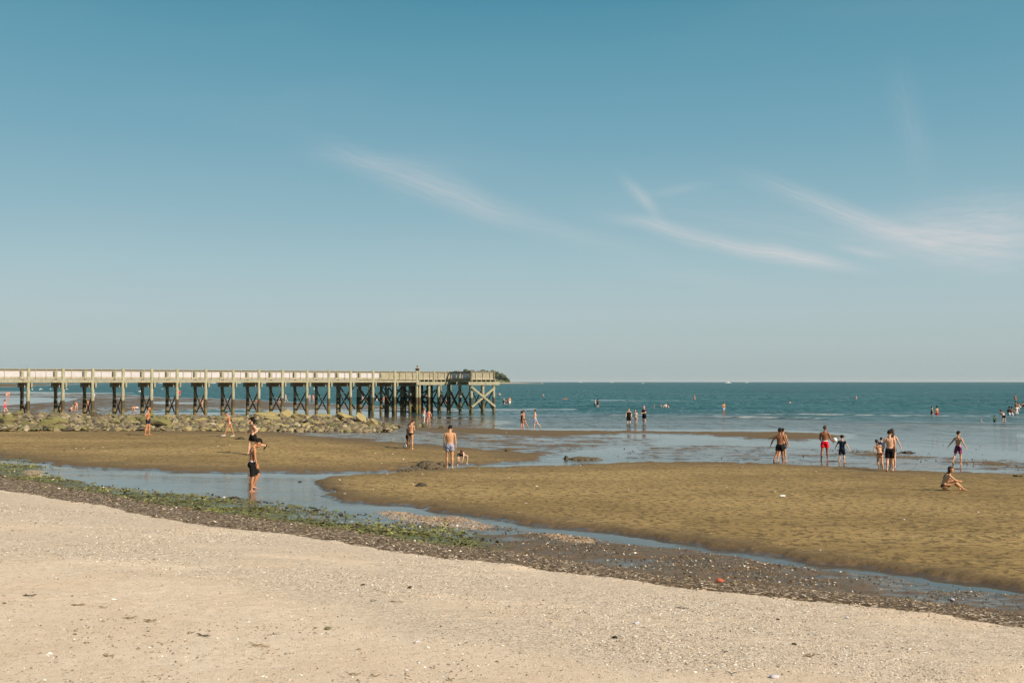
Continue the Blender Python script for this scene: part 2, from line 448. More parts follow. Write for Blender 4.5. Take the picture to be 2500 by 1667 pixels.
# where the dry beach is covered with crushed shell (photo grid)
SHELLY = np.zeros((NYR, NXR))
SHELLY[poly_mask(C1 + [(RR, 1690), (2500, 1640), (2250, 1690), (1900, 1640), (1600, 1650), (1350, 1600), (1000, 1560), (900, 1510), (600, 1430), (330, 1400), (0, 1372), (L, 1300)])] = 1
SHELLY[poly_mask([(L, 1290), (0, 1270), (420, 1310), (560, 1345), (360, 1325), (0, 1300), (L, 1320)])] = 0.35
SHELLY[poly_mask([(1000, 1440), (1300, 1480), (1500, 1540), (1200, 1520)])] = 0.55
SHELLY = blur(SHELLY, 40, 12)

def mat_ground():
    m, t, b = newmat('shore_ground')
    geo = t.new('ShaderNodeNewGeometry'); P = geo.outputs['Position']
    a = t.new('ShaderNodeAttribute', attribute_name='zone'); a2 = t.new('ShaderNodeAttribute', attribute_name='zone_b')
    s = t.new('ShaderNodeSeparateColor'); t.l.new(a.outputs['Color'], s.inputs[0])
    beach, wet, green = s.outputs; deb = a.outputs['Alpha']
    s2 = t.new('ShaderNodeSeparateColor'); t.l.new(a2.outputs['Color'], s2.inputs[0])
    shellbar, shelly, drying = s2.outputs
    # dry sand
    n1 = t.noise(P, 0.6, 5, 0.6); n2 = t.noise(P, 7, 5, 0.65); n3 = t.noise(P, 60, 4, 0.7)
    dry = t.mix(t.ss(n1, 0.3, 0.7), (0.70, 0.55, 0.405), (0.75, 0.615, 0.475))
    dry = t.mix(t.ss(n2, 0.35, 0.75, 0, 0.45), dry, (0.56, 0.42, 0.28))
    # crushed shell
    vc = t.vor(P, 42, out=1); vs = t.new('ShaderNodeSeparateColor'); t.l.new(vc, vs.inputs[0])
    vc2 = t.vor(P, 90, out=1); vs2 = t.new('ShaderNodeSeparateColor'); t.l.new(vc2, vs2.inputs[0])
    fl = t.ramp(vs.outputs[0], [(0.0, (0.12, 0.085, 0.055)), (0.08, (0.30, 0.22, 0.15)), (0.30, (0.62, 0.49, 0.35)), (0.7, (0.78, 0.64, 0.49)), (0.93, (0.86, 0.76, 0.63)), (1.0, (0.90, 0.83, 0.73))])
    fl2 = t.ramp(vs2.outputs[0], [(0.0, (0.24, 0.17, 0.11)), (0.25, (0.50, 0.39, 0.28)), (0.8, (0.72, 0.60, 0.46)), (1.0, (0.88, 0.79, 0.68))])
    flc = t.mix(0.35, fl, fl2)
    patch = t.math('MULTIPLY', shelly, t.ss(t.noise(t.mapping(P, scale=(0.7, 1.2, 1), rot=(0, 0, R(-35))), 0.5, 4, 0.6), 0.30, 0.55), clamp=True)
    dryc = t.mix(t.math('MULTIPLY', patch, 0.85), dry, flc)
    speck = t.ss(vs.outputs[1], 0.95, 0.97)
    dryc = t.mix(t.math('MULTIPLY', speck, 0.5), dryc, (0.20, 0.15, 0.10))
    # damp olive-brown sand
    w1 = t.noise(t.mapping(P, scale=(1.0, 2.0, 1)), 0.9, 6, 0.62)
    w2 = t.noise(P, 5.5, 6, 0.7)
    w3 = t.noise(t.mapping(P, scale=(0.8, 1.6, 1)), 0.12, 3, 0.5)
    damp = t.mix(t.ss(w1, 0.3, 0.7), (0.226, 0.149, 0.054), (0.298, 0.202, 0.078))
    damp = t.mix(t.ss(w3, 0.4, 0.62, 0.0, 0.75), damp, (0.385, 0.264, 0.106))
    damp = t.mix(t.ss(w2, 0.49, 0.60, 0.0, 0.9), damp, (0.100, 0.064, 0.024))
    damp = t.mix(t.ss(t.math('ADD', drying, t.math('MULTIPLY', t.math('SUBTRACT', w1, 0.5), 0.5)), 0.50, 1.05, 0.95, 0.0), damp, (0.135, 0.092, 0.044))
    vc3 = t.vor(P, 9, out=1); vs3 = t.new('ShaderNodeSeparateColor'); t.l.new(vc3, vs3.inputs[0])
    vd3 = t.vor(P, 9)
    bit = t.math('MULTIPLY', t.ss(vs3.outputs[0], 0.955, 0.965), t.ss(vd3, 0.16, 0.10))
    damp = t.mix(t.math('MULTIPLY', bit, 0.8), damp, (0.62, 0.52, 0.42))
    soaked = t.mix(t.ss(w2, 0.35, 0.7), (0.105, 0.068, 0.036), (0.165, 0.108, 0.058))
    gr = t.mix(wet, damp, soaked)
    # green weed stain
    gn = t.noise(P, 1.3, 6, 0.65)
    gf = t.math('MULTIPLY', t.ss(gn, 0.32, 0.48), green)
    gcol = t.mix(t.ss(t.noise(P, 9, 4, 0.6), 0.35, 0.65), (0.060, 0.070, 0.016), (0.17, 0.175, 0.038))
    gr = t.mix(t.math('MULTIPLY', gf, 0.85), gr, gcol)
    # wrack line: dark shell debris
    vc4 = t.vor(P, 22, out=1); vs4 = t.new('ShaderNodeSeparateColor'); t.l.new(vc4, vs4.inputs[0])
    dcol = t.ramp(vs4.outputs[0], [(0.0, (0.035, 0.024, 0.015)), (0.45, (0.12, 0.082, 0.048)), (0.75, (0.22, 0.155, 0.095)), (1.0, (0.62, 0.50, 0.38))])
    gr = t.mix(t.math('MULTIPLY', t.ss(deb, 0.15, 0.7), 0.9), gr, dcol)
    scol = t.ramp(vs4.outputs[1], [(0.0, (0.16, 0.09, 0.045)), (0.5, (0.34, 0.215, 0.115)), (1.0, (0.62, 0.46, 0.30))])
    gr = t.mix(t.ss(shellbar, 0.25, 0.6), gr, scol)
    edge = t.math('ADD', beach, t.math('MULTIPLY', t.math('SUBTRACT', n2, 0.5), 0.5))
    isb = t.ss(edge, 0.42, 0.58)
    col = t.mix(isb, gr, dryc)
    set_in(t, b, 'Base Color', col)
    rough_w = t.ss(wet, 0.66, 1.0, 0.8, 0.16)
    nd = t.new('ShaderNodeMix', data_type='FLOAT'); t.l.new(isb, nd.inputs[0]); t.l.new(rough_w, nd.inputs[2]); nd.inputs[3].default_value = 0.95
    rough = nd.outputs[0]
    set_in(t, b, 'Roughness', rough)
    nd = t.new('ShaderNodeMix', data_type='FLOAT'); t.l.new(isb, nd.inputs[0]); t._in(nd.inputs[2], t.ss(wet, 0.6, 1.0, 0.2, 0.55)); nd.inputs[3].default_value = 0.15
    set_in(t, b, 'Specular IOR Level', nd.outputs[0])
    hd = t.math('ADD', t.math('MULTIPLY', n2, 0.55), t.math('ADD', t.math('MULTIPLY', vs.outputs[2], t.math('MULTIPLY', patch, 1.3)), t.math('MULTIPLY', n3, 0.5)))
    hw = t.math('ADD', t.math('MULTIPLY', w2, 1.0), t.math('MULTIPLY', w1, 1.6))
    nh = t.new('ShaderNodeMix', data_type='FLOAT'); t.l.new(isb, nh.inputs[0]); t.l.new(hw, nh.inputs[2]); t.l.new(hd, nh.inputs[3])
    bp = t.new('ShaderNodeBump'); t.l.new(nh.outputs[0], bp.inputs['Height']); bp.inputs['Distance'].default_value = 0.035
    t._in(bp.inputs['Strength'], t.ss(wet, 0.6, 1.0, 1.0, 0.12))
    t.l.new(bp.outputs[0], b.inputs['Normal'])
    return m

# ------------------------------------------------------------------ water
def mat_water():
    m, t, b = newmat('sea_water')
    geo = t.new('ShaderNodeNewGeometry'); P = geo.outputs['Position']
    a = t.new('ShaderNodeAttribute', attribute_name='depth')
    s = t.new('ShaderNodeSeparateColor'); t.l.new(a.outputs['Color'], s.inputs[0])
    dep, rip, brk = s.outputs
    # turbid water: brown silt over the shallows, teal over depth
    lum = t.noise(t.mapping(P, scale=(0.35, 1.0, 1)), 0.035, 5, 0.6)  # lighter and darker wind patches painted into the deep colour
    deepc = t.mix(t.ss(lum, 0.3, 0.7), (0.013, 0.072, 0.084), (0.026, 0.108, 0.120))
    mid = (0.034, 0.068, 0.070)
    shal = (0.070, 0.062, 0.048)
    c = t.mix(t.ss(dep, 0.08, 0.45), shal, mid)
    c = t.mix(t.ss(dep, 0.25, 1.0), c, deepc)
    set_in(t, b, 'Base Color', c)
    set_in(t, b, 'IOR', 1.33)
    w1 = t.noise(t.mapping(P, scale=(0.28, 1.0, 1), rot=(0, 0, R(6))), 1.1, 5, 0.62)
    w2 = t.noise(t.mapping(P, scale=(0.35, 1.0, 1), rot=(0, 0, R(-8))), 4.0, 4, 0.6)
    w0 = t.noise(t.mapping(P, scale=(0.12, 1.0, 1), rot=(0, 0, R(3))), 0.22, 4, 0.6)
    calm = t.ss(t.noise(t.mapping(P, scale=(0.25, 1, 1)), 0.12, 4, 0.6), 0.35, 0.65, 0.35, 1.0)
    h = t.math('ADD', t.math('MULTIPLY', w1, 0.75), t.math('ADD', t.math('MULTIPLY', w2, 0.22), t.math('MULTIPLY', w0, t.math('MULTIPLY', rip, 3.0))))
    bp = t.new('ShaderNodeBump'); t.l.new(h, bp.inputs['Height']); bp.inputs['Distance'].default_value = 0.34
    t._in(bp.inputs['Strength'], t.math('MULTIPLY', t.math('MULTIPLY', rip, calm), 1.0))
    t.l.new(bp.outputs[0], b.inputs['Normal'])
    nd = t.new('ShaderNodeMix', data_type='FLOAT'); t.l.new(rip, nd.inputs[0]); nd.inputs[2].default_value = 0.03; nd.inputs[3].default_value = 0.22
    set_in(t, b, 'Roughness', nd.outputs[0])
    set_in(t, b, 'Specular IOR Level', t.math('MULTIPLY', t.math('MULTIPLY', t.ss(rip, 0.1, 0.9, 0.42, 0.30), t.ss(dep, 0.5, 1.0, 1.0, 0.22)), t.ss(t.noise(t.mapping(P, scale=(0.25, 1.0, 1)), 0.16, 5, 0.65), 0.3, 0.7, 0.55, 1.4)))
    # foam crumbs on the little breakers
    fo = t.math('MULTIPLY', brk, t.ss(t.noise(t.mapping(P, scale=(0.25, 1, 1)), 1.6, 5, 0.7), 0.46, 0.60))
    nm = t.new('ShaderNodeBsdfDiffuse'); nm.inputs[0].default_value = (0.55, 0.55, 0.52, 1)
    # far out the surface is all small wave faces: mostly the water's own colour shows
    rp1 = t.noise(t.mapping(P, scale=(1.0, 0.16, 1), rot=(0, 0, R(4))), 0.9, 7, 0.72)
    rp2 = t.noise(t.mapping(P, scale=(1.0, 0.35, 1), rot=(0, 0, R(-5))), 2.2, 5, 0.7)
    faces = t.math('ADD', t.ss(rp1, 0.36, 0.64, -0.40, 0.40), t.ss(rp2, 0.36, 0.64, -0.16, 0.16))  # light and dark of the ripples painted as stretched noise, not modelled
    mfac = t.math('ADD', t.ss(dep, 0.25, 1.0, 0.0, 0.52), t.math('MULTIPLY', faces, t.ss(rip, 0.08, 0.7, 0.12, 0.95)), clamp=True)
    bd = t.new('ShaderNodeBsdfDiffuse'); t.l.new(c, bd.inputs[0])
    mf = t.new('ShaderNodeMixShader'); t._in(mf.inputs[0], mfac); t.l.new(b.outputs[0], mf.inputs[1]); t.l.new(bd.outputs[0], mf.inputs[2])
    mx = t.new('ShaderNodeMixShader'); t.l.new(fo, mx.inputs[0]); t.l.new(mf.outputs[0], mx.inputs[1]); t.l.new(nm.outputs[0], mx.inputs[2])
    # the last centimetres of water at an edge are clear
    tr = t.new('ShaderNodeBsdfTransparent'); tr.inputs[0].default_value = (0.9, 0.88, 0.8, 1)
    out = [n for n in t.n if n.type == 'OUTPUT_MATERIAL'][0]
    t.l.new(mx.outputs[0], out.inputs[0])
    return m

def build_water():
    cols = np.concatenate([np.arange(-2600, -300, 40), np.arange(-300, 2800, 5.0), np.arange(2800, 5200, 40)])
    D = np.concatenate([np.geomspace(40000, 3000, 25), 4.1 * F / (np.arange(935.6, 1000, 0.35) - HOR), 4.0 * F / (np.arange(1000.5, 1070, 0.6) - HOR),
                        3.8 * F / (np.arange(1075, 1500, 1.2) - HOR), [15.5, 14, 12, 10]])
    D = np.unique(D)[::-1]
    PX, DD = np.meshgrid(cols, D)
    X = (PX - 1250) / F * DD; Y = DD
    Z = z_water(X, Y)
    Zb, off, px, py = ground_z(X, Y)
    # small real waves rolling in over the shallows
    far = sstep(Y, 95, 135) * sstep(X, -14 - 0 * X, 6) + sstep(Y, 170, 240)
    far = np.clip(far, 0, 1)
    ph = fbm(X * 0.02, Y * 0.015, 3)
    wav = np.zeros_like(X)
    sw = (fbm(X * 0.10 + 9, Y * 0.24, 4, 0.6) - 0.5)
    wav = 0.40 * sw * far * (1 - sstep(Y, 500, 900))
    wav += 0.16 * (fbm(X * 0.22 + 2, Y * 0.55, 3, 0.6) - 0.5) * far * (1 - sstep(Y, 250, 420))
    wav += 0.055 * (fbm(X * 0.30 + 4, Y * 1.2, 3, 0.55) - 0.5) * sstep(Y, 55, 85) * (off < -0.15) * (Y < 400)
    brk = np.zeros_like(X)
    for (D0, x0, x1, amp, kx) in BREAKERS:
        line = D0 + kx * (X - x0) + 2.2 * (fbm(X * 0.06 + D0, X * 0 + 3, 3) - 0.5)
        wdt = 0.012 * D0
        d = (Y - line) / wdt
        g = np.exp(-np.where(d > 0, d * 0.55, d * 1.5) ** 2) * sstep(X, x0, x0 + 6) * (1 - sstep(X, x1 - 8, x1))
        g = g * (0.55 + 0.9 * (fbm(X * 0.11 + D0 * 3, X * 0 + 1, 2) - 0.3))
        wav += amp * g
        brk = np.maximum(brk, np.where((d < 0.6), g, 0) * (1.0 if amp > 0.1 else 0.5) * (0.25 if D0 > 140 else 0.8))
    Z = Z + wav
    n_r, n_c = X.shape
    V = np.stack([X, Y, Z], -1).reshape(-1, 3)
    idx = np.arange(n_r * n_c).reshape(n_r, n_c)
    Q = np.stack([idx[1:, :-1], idx[1:, 1:], idx[:-1, 1:], idx[:-1, :-1]], -1).reshape(-1, 4)
    o = fast_mesh('water', V, Q, mat_water())
    o.data.polygons.foreach_set('use_smooth', np.ones(len(Q), bool))
    dep = np.clip(-off, 0, 1) + sstep(Y, 100, 165) * 0.6 * (off < -0.15)
    rip = np.clip(sstep(-off, 0.03, 0.30), 0, 1) * (0.25 + 0.75 * sstep(Y, 50, 110))
    rip = np.maximum(rip, 0.03 + 0.10 * sstep(fbm(X * 0.12 + 7, Y * 0.3, 3), 0.45, 0.6))
    A = np.stack([np.clip(dep, 0, 1), rip, np.clip(brk, 0, 1), np.ones_like(X)], -1).reshape(-1, 4).astype(np.float32)
    at = o.data.attributes.new('depth', 'FLOAT_COLOR', 'POINT')
    at.data.foreach_set('color', A.ravel())
    tag(o, 'teal sea with shallow tidal pools and a channel across the sand', 'water', kind='structure')

# (distance, x from, x to, height, slope)
BREAKERS = [(122, 6, 40, 0.20, -0.45), (131, 20, 66, 0.13, -0.40), (141, 0, 60, 0.09, -0.2), (150, -16, 30, 0.12, 0.02), (176, -20, 70, 0.10, -0.05), (205, -30, 90, 0.12, 0.02),
            (222, 6, 30, 0.14, 0.05), (260, -40, 120, 0.12, 0.02), (330, -60, 150, 0.12, 0.03), (108, 22, 64, 0.06, -0.35), (101, 14, 60, 0.05, -0.3), (94, 20, 60, 0.04, -0.25), (118, -14, 10, 0.05, 0.05)]
build_ground(); build_water()

# ------------------------------------------------------------------ scattered stuff
def flakes(name, X, Y, Z, size, palette, pal_idx, flat=0.35, mat=None, label='', cat='', elong=1.5):
    """many small shell-like chips as one mesh"""
    n = len(X); r = np.random.RandomState(len(X))
    ang = r.rand(n) * 6.283; tilt = (r.rand(n) - 0.5) * 0.9; tilt2 = (r.rand(n) - 0.5) * 0.9
    base = np.array([[1, 0, 0], [0.35, 0.75, 0.1], [-0.7, 0.65, 0], [-1, -0.1, 0.05], [-0.2, -0.8, 0], [0.6, -0.6, 0.08], [0, 0, 0.75]])
    V = base[None] * np.stack([size * elong * (0.7 + 0.6 * r.rand(n)), size, size * flat * 2], -1)[:, None, :]
    V = V * (0.75 + 0.5 * r.rand(n, 7, 1))
    V[:, :, 2] += V[:, :, 0] * tilt[:, None] + V[:, :, 1] * tilt2[:, None]
    c, s = np.cos(ang)[:, None], np.sin(ang)[:, None]
    x = V[:, :, 0] * c - V[:, :, 1] * s; y = V[:, :, 0] * s + V[:, :, 1] * c
    V = np.stack([x + X[:, None], y + Y[:, None], V[:, :, 2] + Z[:, None]], -1).reshape(-1, 3)
    f = np.array([[i, (i + 1) % 6, 6] for i in range(6)])
    Q = (f[None] + 7 * np.arange(n)[:, None, None]).reshape(-1, 3)
    o = fast_mesh(name, V, Q, mat, 3)
    pal = np.array(palette, float)
    cc = pal[pal_idx] * (0.8 + 0.4 * r.rand(n, 1))
    cc = np.clip(np.repeat(cc, 7, axis=0), 0, 0.92)
    A = np.concatenate([cc, np.ones((len(cc), 1))], 1).astype(np.float32)
    at = o.data.attributes.new('tint', 'FLOAT_COLOR', 'POINT'); at.data.foreach_set('color', A.ravel())
    return tag(o, label, cat, kind='stuff')
def mat_tint(name, rough=0.6):
    m, t, b = newmat(name)
    a = t.new('ShaderNodeAttribute', attribute_name='tint')
    n = t.noise(t.new('ShaderNodeNewGeometry').outputs['Position'], 120, 3, 0.6)
    c = t.mix(t.ss(n, 0.3, 0.7, 0, 0.35), a.outputs['Color'], (0.3, 0.22, 0.15))
    set_in(t, b, 'Base Color', c); set_in(t, b, 'Roughness', rough)
    return m
MT = mat_tint('shell_chips', 0.55); MW = mat_tint('wet_debris', 0.5); MG = mat_tint('matted_weed', 0.85)
rg = np.random.RandomState(11)
def cand(n, x0, x1, y0, y1):
    return x0 + (x1 - x0) * rg.rand(n), y0 + (y1 - y0) * rg.rand(n)
def scatter(px, py):
    X, Y = ray_hit(px, py)
    z, off, _, _ = ground_z(X, Y)
    return X, Y, z
# crushed shell over the dry beach
px, py = cand(150000, -250, 2750, 1190, 1700)
X, Y = ray_hit(px, py)
nz = fbm(X * 0.55 + Y * 0.2, Y * 0.55, 4)
dens = sample(BEACH, px, py) * (0.05 + 0.95 * sample(SHELLY, px, py) * sstep(nz, 0.38, 0.56))
k = (rg.rand(len(px)) < dens) & (sample(BEACH, px, py) > 0.5)
X, Y = X[k], Y[k]; Z = ground_z(X, Y)[0]
n = len(X); D = Y
size = (0.006 + 0.010 * rg.rand(n) ** 3) * np.clip(D / 16, 0.75, 1.6)
pi = rg.choice(6, n, p=[0.27, 0.3, 0.17, 0.10, 0.10, 0.06])
PAL = [(0.86, 0.77, 0.65), (0.72, 0.59, 0.44), (0.58, 0.44, 0.30), (0.36, 0.26, 0.17), (0.18, 0.13, 0.09), (0.92, 0.88, 0.80)]
flakes('crushed_shell', X, Y, Z + 0.002, size, PAL, pi, mat=MT, label='crushed pale shells strewn over the dry beach', cat='shells')
# wrack line
px, py = cand(120000, -300, 2800, 1150, 1620)
dd = sample(DEB, px, py); X, Y = ray_hit(px, py); nz = fbm(X * 1.1, Y * 1.1, 3)
k = rg.rand(len(px)) < dd * sstep(nz, 0.28, 0.55)
X, Y = X[k], Y[k]; Z = ground_z(X, Y)[0]; n = len(X)
PAL2 = [(0.035, 0.024, 0.015), (0.10, 0.065, 0.035), (0.20, 0.13, 0.07), (0.42, 0.30, 0.18), (0.78, 0.68, 0.54)]
flakes('wrack_debris', X, Y, Z + 0.004, (0.006 + 0.014 * rg.rand(n) ** 2.5) * np.clip(Y / 18, 0.8, 1.6), PAL2, rg.choice(5, n, p=[0.36, 0.27, 0.17, 0.12, 0.08]), mat=MT, flat=0.5,
       label='dark wrack line of broken mussel shells along the foot of the dry beach', cat='debris')
# pebbles and shells in the mud between wrack line and channel
px, py = cand(190000, -300, 2800, 1110, 1600)
mudf = blur(mud.astype(float), 4, 1.5)
dd = sample(mudf, px, py); X, Y = ray_hit(px, py); nz = fbm(X * 0.9 + 30, Y * 1.4, 4); nz2 = fbm(X * 0.3 + 3, Y * 0.5 + 8, 3)
right = sstep(px, 700, 1300)
k = rg.rand(len(px)) < dd * (0.10 + 0.75 * sstep(nz, 0.44, 0.60) * (0.35 + 0.65 * right))
X, Y = X[k], Y[k]; Z = np.maximum(ground_z(X, Y)[0], z_water(X, Y) - 0.004); n = len(X)
PAL3 = [(0.04, 0.03, 0.02), (0.10, 0.065, 0.035), (0.24, 0.145, 0.065), (0.38, 0.26, 0.13), (0.78, 0.68, 0.54), (0.09, 0.10, 0.03)]
flakes('mud_pebbles', X, Y, Z + 0.004, (0.006 + 0.020 * rg.rand(n) ** 3) * np.clip(Y / 20, 0.8, 1.5), PAL3, rg.choice(6, n, p=[0.30, 0.26, 0.15, 0.09, 0.08, 0.12]), mat=MW, flat=0.55,
       label='wet pebbles and mussel shells in the mud beside the channel', cat='pebbles')
# golden shell bars
px, py = cand(26000, 40, 1480, 1145, 1340)
k = rg.rand(len(px)) < sample(SHB, px, py) * 1.2
X, Y = ray_hit(px[k], py[k]); Z = ground_z(X, Y)[0]; n = len(X)
flakes('slipper_shell_bank', X, Y, Z + 0.004, 0.009 + 0.011 * rg.rand(n), [(0.42, 0.265, 0.135), (0.58, 0.42, 0.26), (0.28, 0.165, 0.08), (0.15, 0.08, 0.04)], rg.choice(4, n, p=[0.4, 0.25, 0.23, 0.12]), mat=MT, flat=0.7,
       label='banks of tan shells heaped in the channel below the sandbank', cat='shells')
# shells on the sand flats
px, py = cand(2600, -200, 2700, 1055, 1440)
o_ = sample(OFF, px, py)
k = (o_ > 0.07) & (sample(BEACH, px, py) < 0.1) & (rg.rand(len(px)) < 0.20 + 0.5 * (px > 780) * (px < 1250) * (py < 1240))
X, Y, Z = scatter(px[k], py[k]); n = len(X)
flakes('flat_shells', X, Y, Z + 0.004, (0.008 + 0.022 * rg.rand(n) ** 3) * np.clip(Y / 26, 0.8, 2.2), [(0.80, 0.74, 0.64), (0.60, 0.50, 0.38), (0.08, 0.06, 0.045)], rg.choice(3, n, p=[0.55, 0.25, 0.2]), mat=MT,
       label='small white shells dotted over the damp sand flats', cat='shells')
# dark weed crumbs on the lagoon edge and around the wet flats
px, py = cand(26000, 1000, 2650, 1030, 1170)
lag = np.exp(-((py - np.interp(px, [1500, 2050, 2200, 2330, 2500, 2650], [1100, 1101, 1112, 1124, 1141, 1150])) / 6.0) ** 2) * sstep(px, 1980, 2120) + 0.05 * (py > 1085) * (py < 1135) * (px > 1400) + 0.03 * (px < 1100) * (py < 1045)
X, Y = ray_hit(px, py); nz = fbm(X * 0.8 + 2, Y * 0.8, 3)
k = rg.rand(len(px)) < lag * sstep(nz, 0.3, 0.6) * 0.9
X, Y = X[k], Y[k]; Z = np.maximum(ground_z(X, Y)[0], z_water(X, Y)); n = len(X)
flakes('weed_crumbs', X, Y, Z + 0.004, 0.014 + 0.04 * rg.rand(n) ** 3, [(0.045, 0.036, 0.024), (0.10, 0.07, 0.045), (0.2, 0.14, 0.10)], rg.choice(3, n, p=[0.6, 0.3, 0.1]), mat=MW, flat=0.6,
       label='dark seaweed crumbs along the edge of the shallow lagoon', cat='seaweed')
# green sea lettuce
px, py = cand(120000, -300, 1400, 1110, 1360)
X, Y = ray_hit(px, py); nz = fbm(X * 0.5 + 3, Y * 1.2, 4)
k = rg.rand(len(px)) < np.clip(sample(GREEN, px, py) * (0.15 + sstep(nz, 0.36, 0.52)), 0, 1)
X, Y = X[k], Y[k]; Z = np.maximum(ground_z(X, Y)[0], z_water(X, Y)); n = len(X)
yel = fbm(X * 0.35 + 20, Y * 0.5, 3) + 0.25 * (px[k] < 130)
ci = np.where(rg.rand(n) < sstep(yel, 0.45, 0.7) * 0.6, 2, rg.choice(2, n, p=[0.6, 0.4]))
ci = np.where(rg.rand(n) < 0.12, 3, ci)
flakes('sea_lettuce', X, Y, Z + 0.006, 0.012 + 0.034 * rg.rand(n) ** 2, [(0.055, 0.075, 0.012), (0.11, 0.145, 0.020), (0.26, 0.27, 0.055), (0.10, 0.065, 0.03)], ci, mat=MG, flat=0.22, elong=2.5,
       label='green sea lettuce matted along the near side of the channel', cat='seaweed')

# loose bits on the bare dry sand
px, py = cand(9000, -200, 2700, 1250, 1700)
X, Y = ray_hit(px, py); nz = fbm(X * 1.4 + 11, Y * 1.4, 3)
k = (sample(BEACH, px, py) > 0.6) & (rg.rand(len(px)) < 0.10 + 0.9 * sstep(nz, 0.55, 0.66))
X, Y = X[k], Y[k]; Z = ground_z(X, Y)[0]; n = len(X)
flakes('beach_bits', X, Y, Z + 0.002, 0.005 + 0.012 * rg.rand(n) ** 2.5, [(0.16, 0.11, 0.07), (0.30, 0.22, 0.14), (0.88, 0.84, 0.76), (0.25, 0.24, 0.22)], rg.choice(4, n, p=[.34, .3, .24, .12]), mat=MT, flat=0.6,
       label='loose pebbles, shell chips and weed crumbs on the bare dry sand', cat='debris')
# ------------------------------------------------------------------ weathered timber
def mat_timber(name, dry, tide=True):
    m, t, b = newmat(name)
    geo = t.new('ShaderNodeNewGeometry'); P = geo.outputs['Position']
    s = t.new('ShaderNodeSeparateXYZ'); t.l.new(P, s.inputs[0]); z = s.outputs[2]
    n = t.noise(P, 1.7, 5, 0.65); g = t.noise(t.mapping(P, scale=(6, 6, 0.7)), 3.0, 5, 0.7)
    c = t.mix(t.ss(g, 0.3, 0.7), tuple(x * 0.62 for x in dry), tuple(x * 1.18 for x in dry))
    c = t.mix(t.ss(n, 0.5, 0.68, 0, 0.5), c, (0.16, 0.17, 0.08))
    if tide:
        zz = t.math('ADD', z, t.math('MULTIPLY', t.math('SUBTRACT', n, 0.5), 0.7))
        # barnacle and weed belt between the tide marks
        belt = t.mix(t.ss(g, 0.3, 0.7), (0.055, 0.042, 0.024), (0.11, 0.085, 0.045))
        low = t.mix(t.ss(g, 0.3, 0.7), (0.17, 0.135, 0.055), (0.26, 0.21, 0.10))
        c2 = t.mix(t.ss(zz, 0.9, 1.35), low, belt)
        c = t.mix(t.ss(zz, 2.05, 2.2), c2, c)
    set_in(t, b, 'Base Color', c); set_in(t, b, 'Roughness', 0.8); set_in(t, b, 'Specular IOR Level', 0.25)
    set_in(t, b, 'Normal', t.bump(g, 0.5, 0.02))
    return m
M_PILE = mat_timber('tidal_timber', (0.33, 0.315, 0.215))
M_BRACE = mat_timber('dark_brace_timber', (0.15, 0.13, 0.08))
M_WOOD = mat_timber('weathered_timber', (0.36, 0.325, 0.225), tide=False)
M_RAIL = mat_timber('railing_timber', (0.40, 0.35, 0.25), tide=False)
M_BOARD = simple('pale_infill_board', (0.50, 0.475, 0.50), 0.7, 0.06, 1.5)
M_BOARDW = mat_timber('grey_picket_boards', (0.40, 0.355, 0.25), tide=False)
M_GAPSHADE = simple('painted_gap_shade', (0.06, 0.055, 0.045), 0.5)

PD = Vector((0.81, 0.58, 0)).normalized()     # along the pier, out to sea
PN = Vector((-PD.y, PD.x, 0))                 # across it, away from the camera
P_END = Vector((-12.3, 129.4, 0))             # front corner pile where the walkway meets the head
DECK = CAMZ + 0.33
WID = 3.6

def obox(c, ux, uy, uz, hx, hy, hz):
    """verts of an oriented box"""
    vs = []
    for i in (-1, 1):
        for j in (-1, 1):
            for k in (-1, 1): vs.append(c + ux * (hx * i) + uy * (hy * j) + uz * (hz * k))
    return vs
BF = [(0, 1, 3, 2), (4, 6, 7, 5), (0, 4, 5, 1), (2, 3, 7, 6), (0, 2, 6, 4), (1, 5, 7, 3)]
class MB:
    def __init__(s): s.v = []; s.f = []
    def add(s, v, f):
        o = len(s.v); s.v += list(v); s.f += [tuple(i + o for i in q) for q in f]
    def beam(s, p, q, w, h, up=Vector((0, 0, 1))):
        """timber from p to q, w across, h along up"""
        d = (q - p); L = d.length; d.normalize()
        side = d.cross(up).normalized(); u = side.cross(d).normalized()
        s.add(obox((p + q) / 2, d, side, u, L / 2, w / 2, h / 2), BF)
    def tube(s, pts, rad, n=12, cap=True):
        rings = []
        for i, p in enumerate(pts):
            a = pts[max(0, i - 1)]; c = pts[min(len(pts) - 1, i + 1)]
            d = (c - a).normalized()
            ref = Vector((1, 0, 0)) if abs(d.x) < 0.8 else Vector((0, 1, 0))
            e1 = d.cross(ref).normalized(); e2 = d.cross(e1)
            r = rad[i] if isinstance(rad, (list, tuple)) else rad
            rings.append([p + (e1 * math.cos(2 * math.pi * k / n) + e2 * math.sin(2 * math.pi * k / n)) * r for k in range(n)])
        v = [x for r in rings for x in r]; f = []
        for i in range(len(pts) - 1):
            for k in range(n): f.append((i * n + k, i * n + (k + 1) % n, (i + 1) * n + (k + 1) % n, (i + 1) * n + k))
        if cap:
            f.append(tuple(range(n - 1, -1, -1))); f.append(tuple((len(pts) - 1) * n + k for k in range(n)))
        s.add(v, f)
    def build(s, name, mat, parent, smooth=False, bevel=0.0):
        o = make_obj(name, s.v, s.f, mat, parent, smooth)
        if parent is not None and parent.type == 'EMPTY' and parent.parent is None:
            o.matrix_parent_inverse = Matrix.Translation(-parent.location)
        if bevel:
            md = o.modifiers.new('bevel', 'BEVEL'); md.width = bevel; md.segments = 2; md.limit_method = 'ANGLE'
        return o

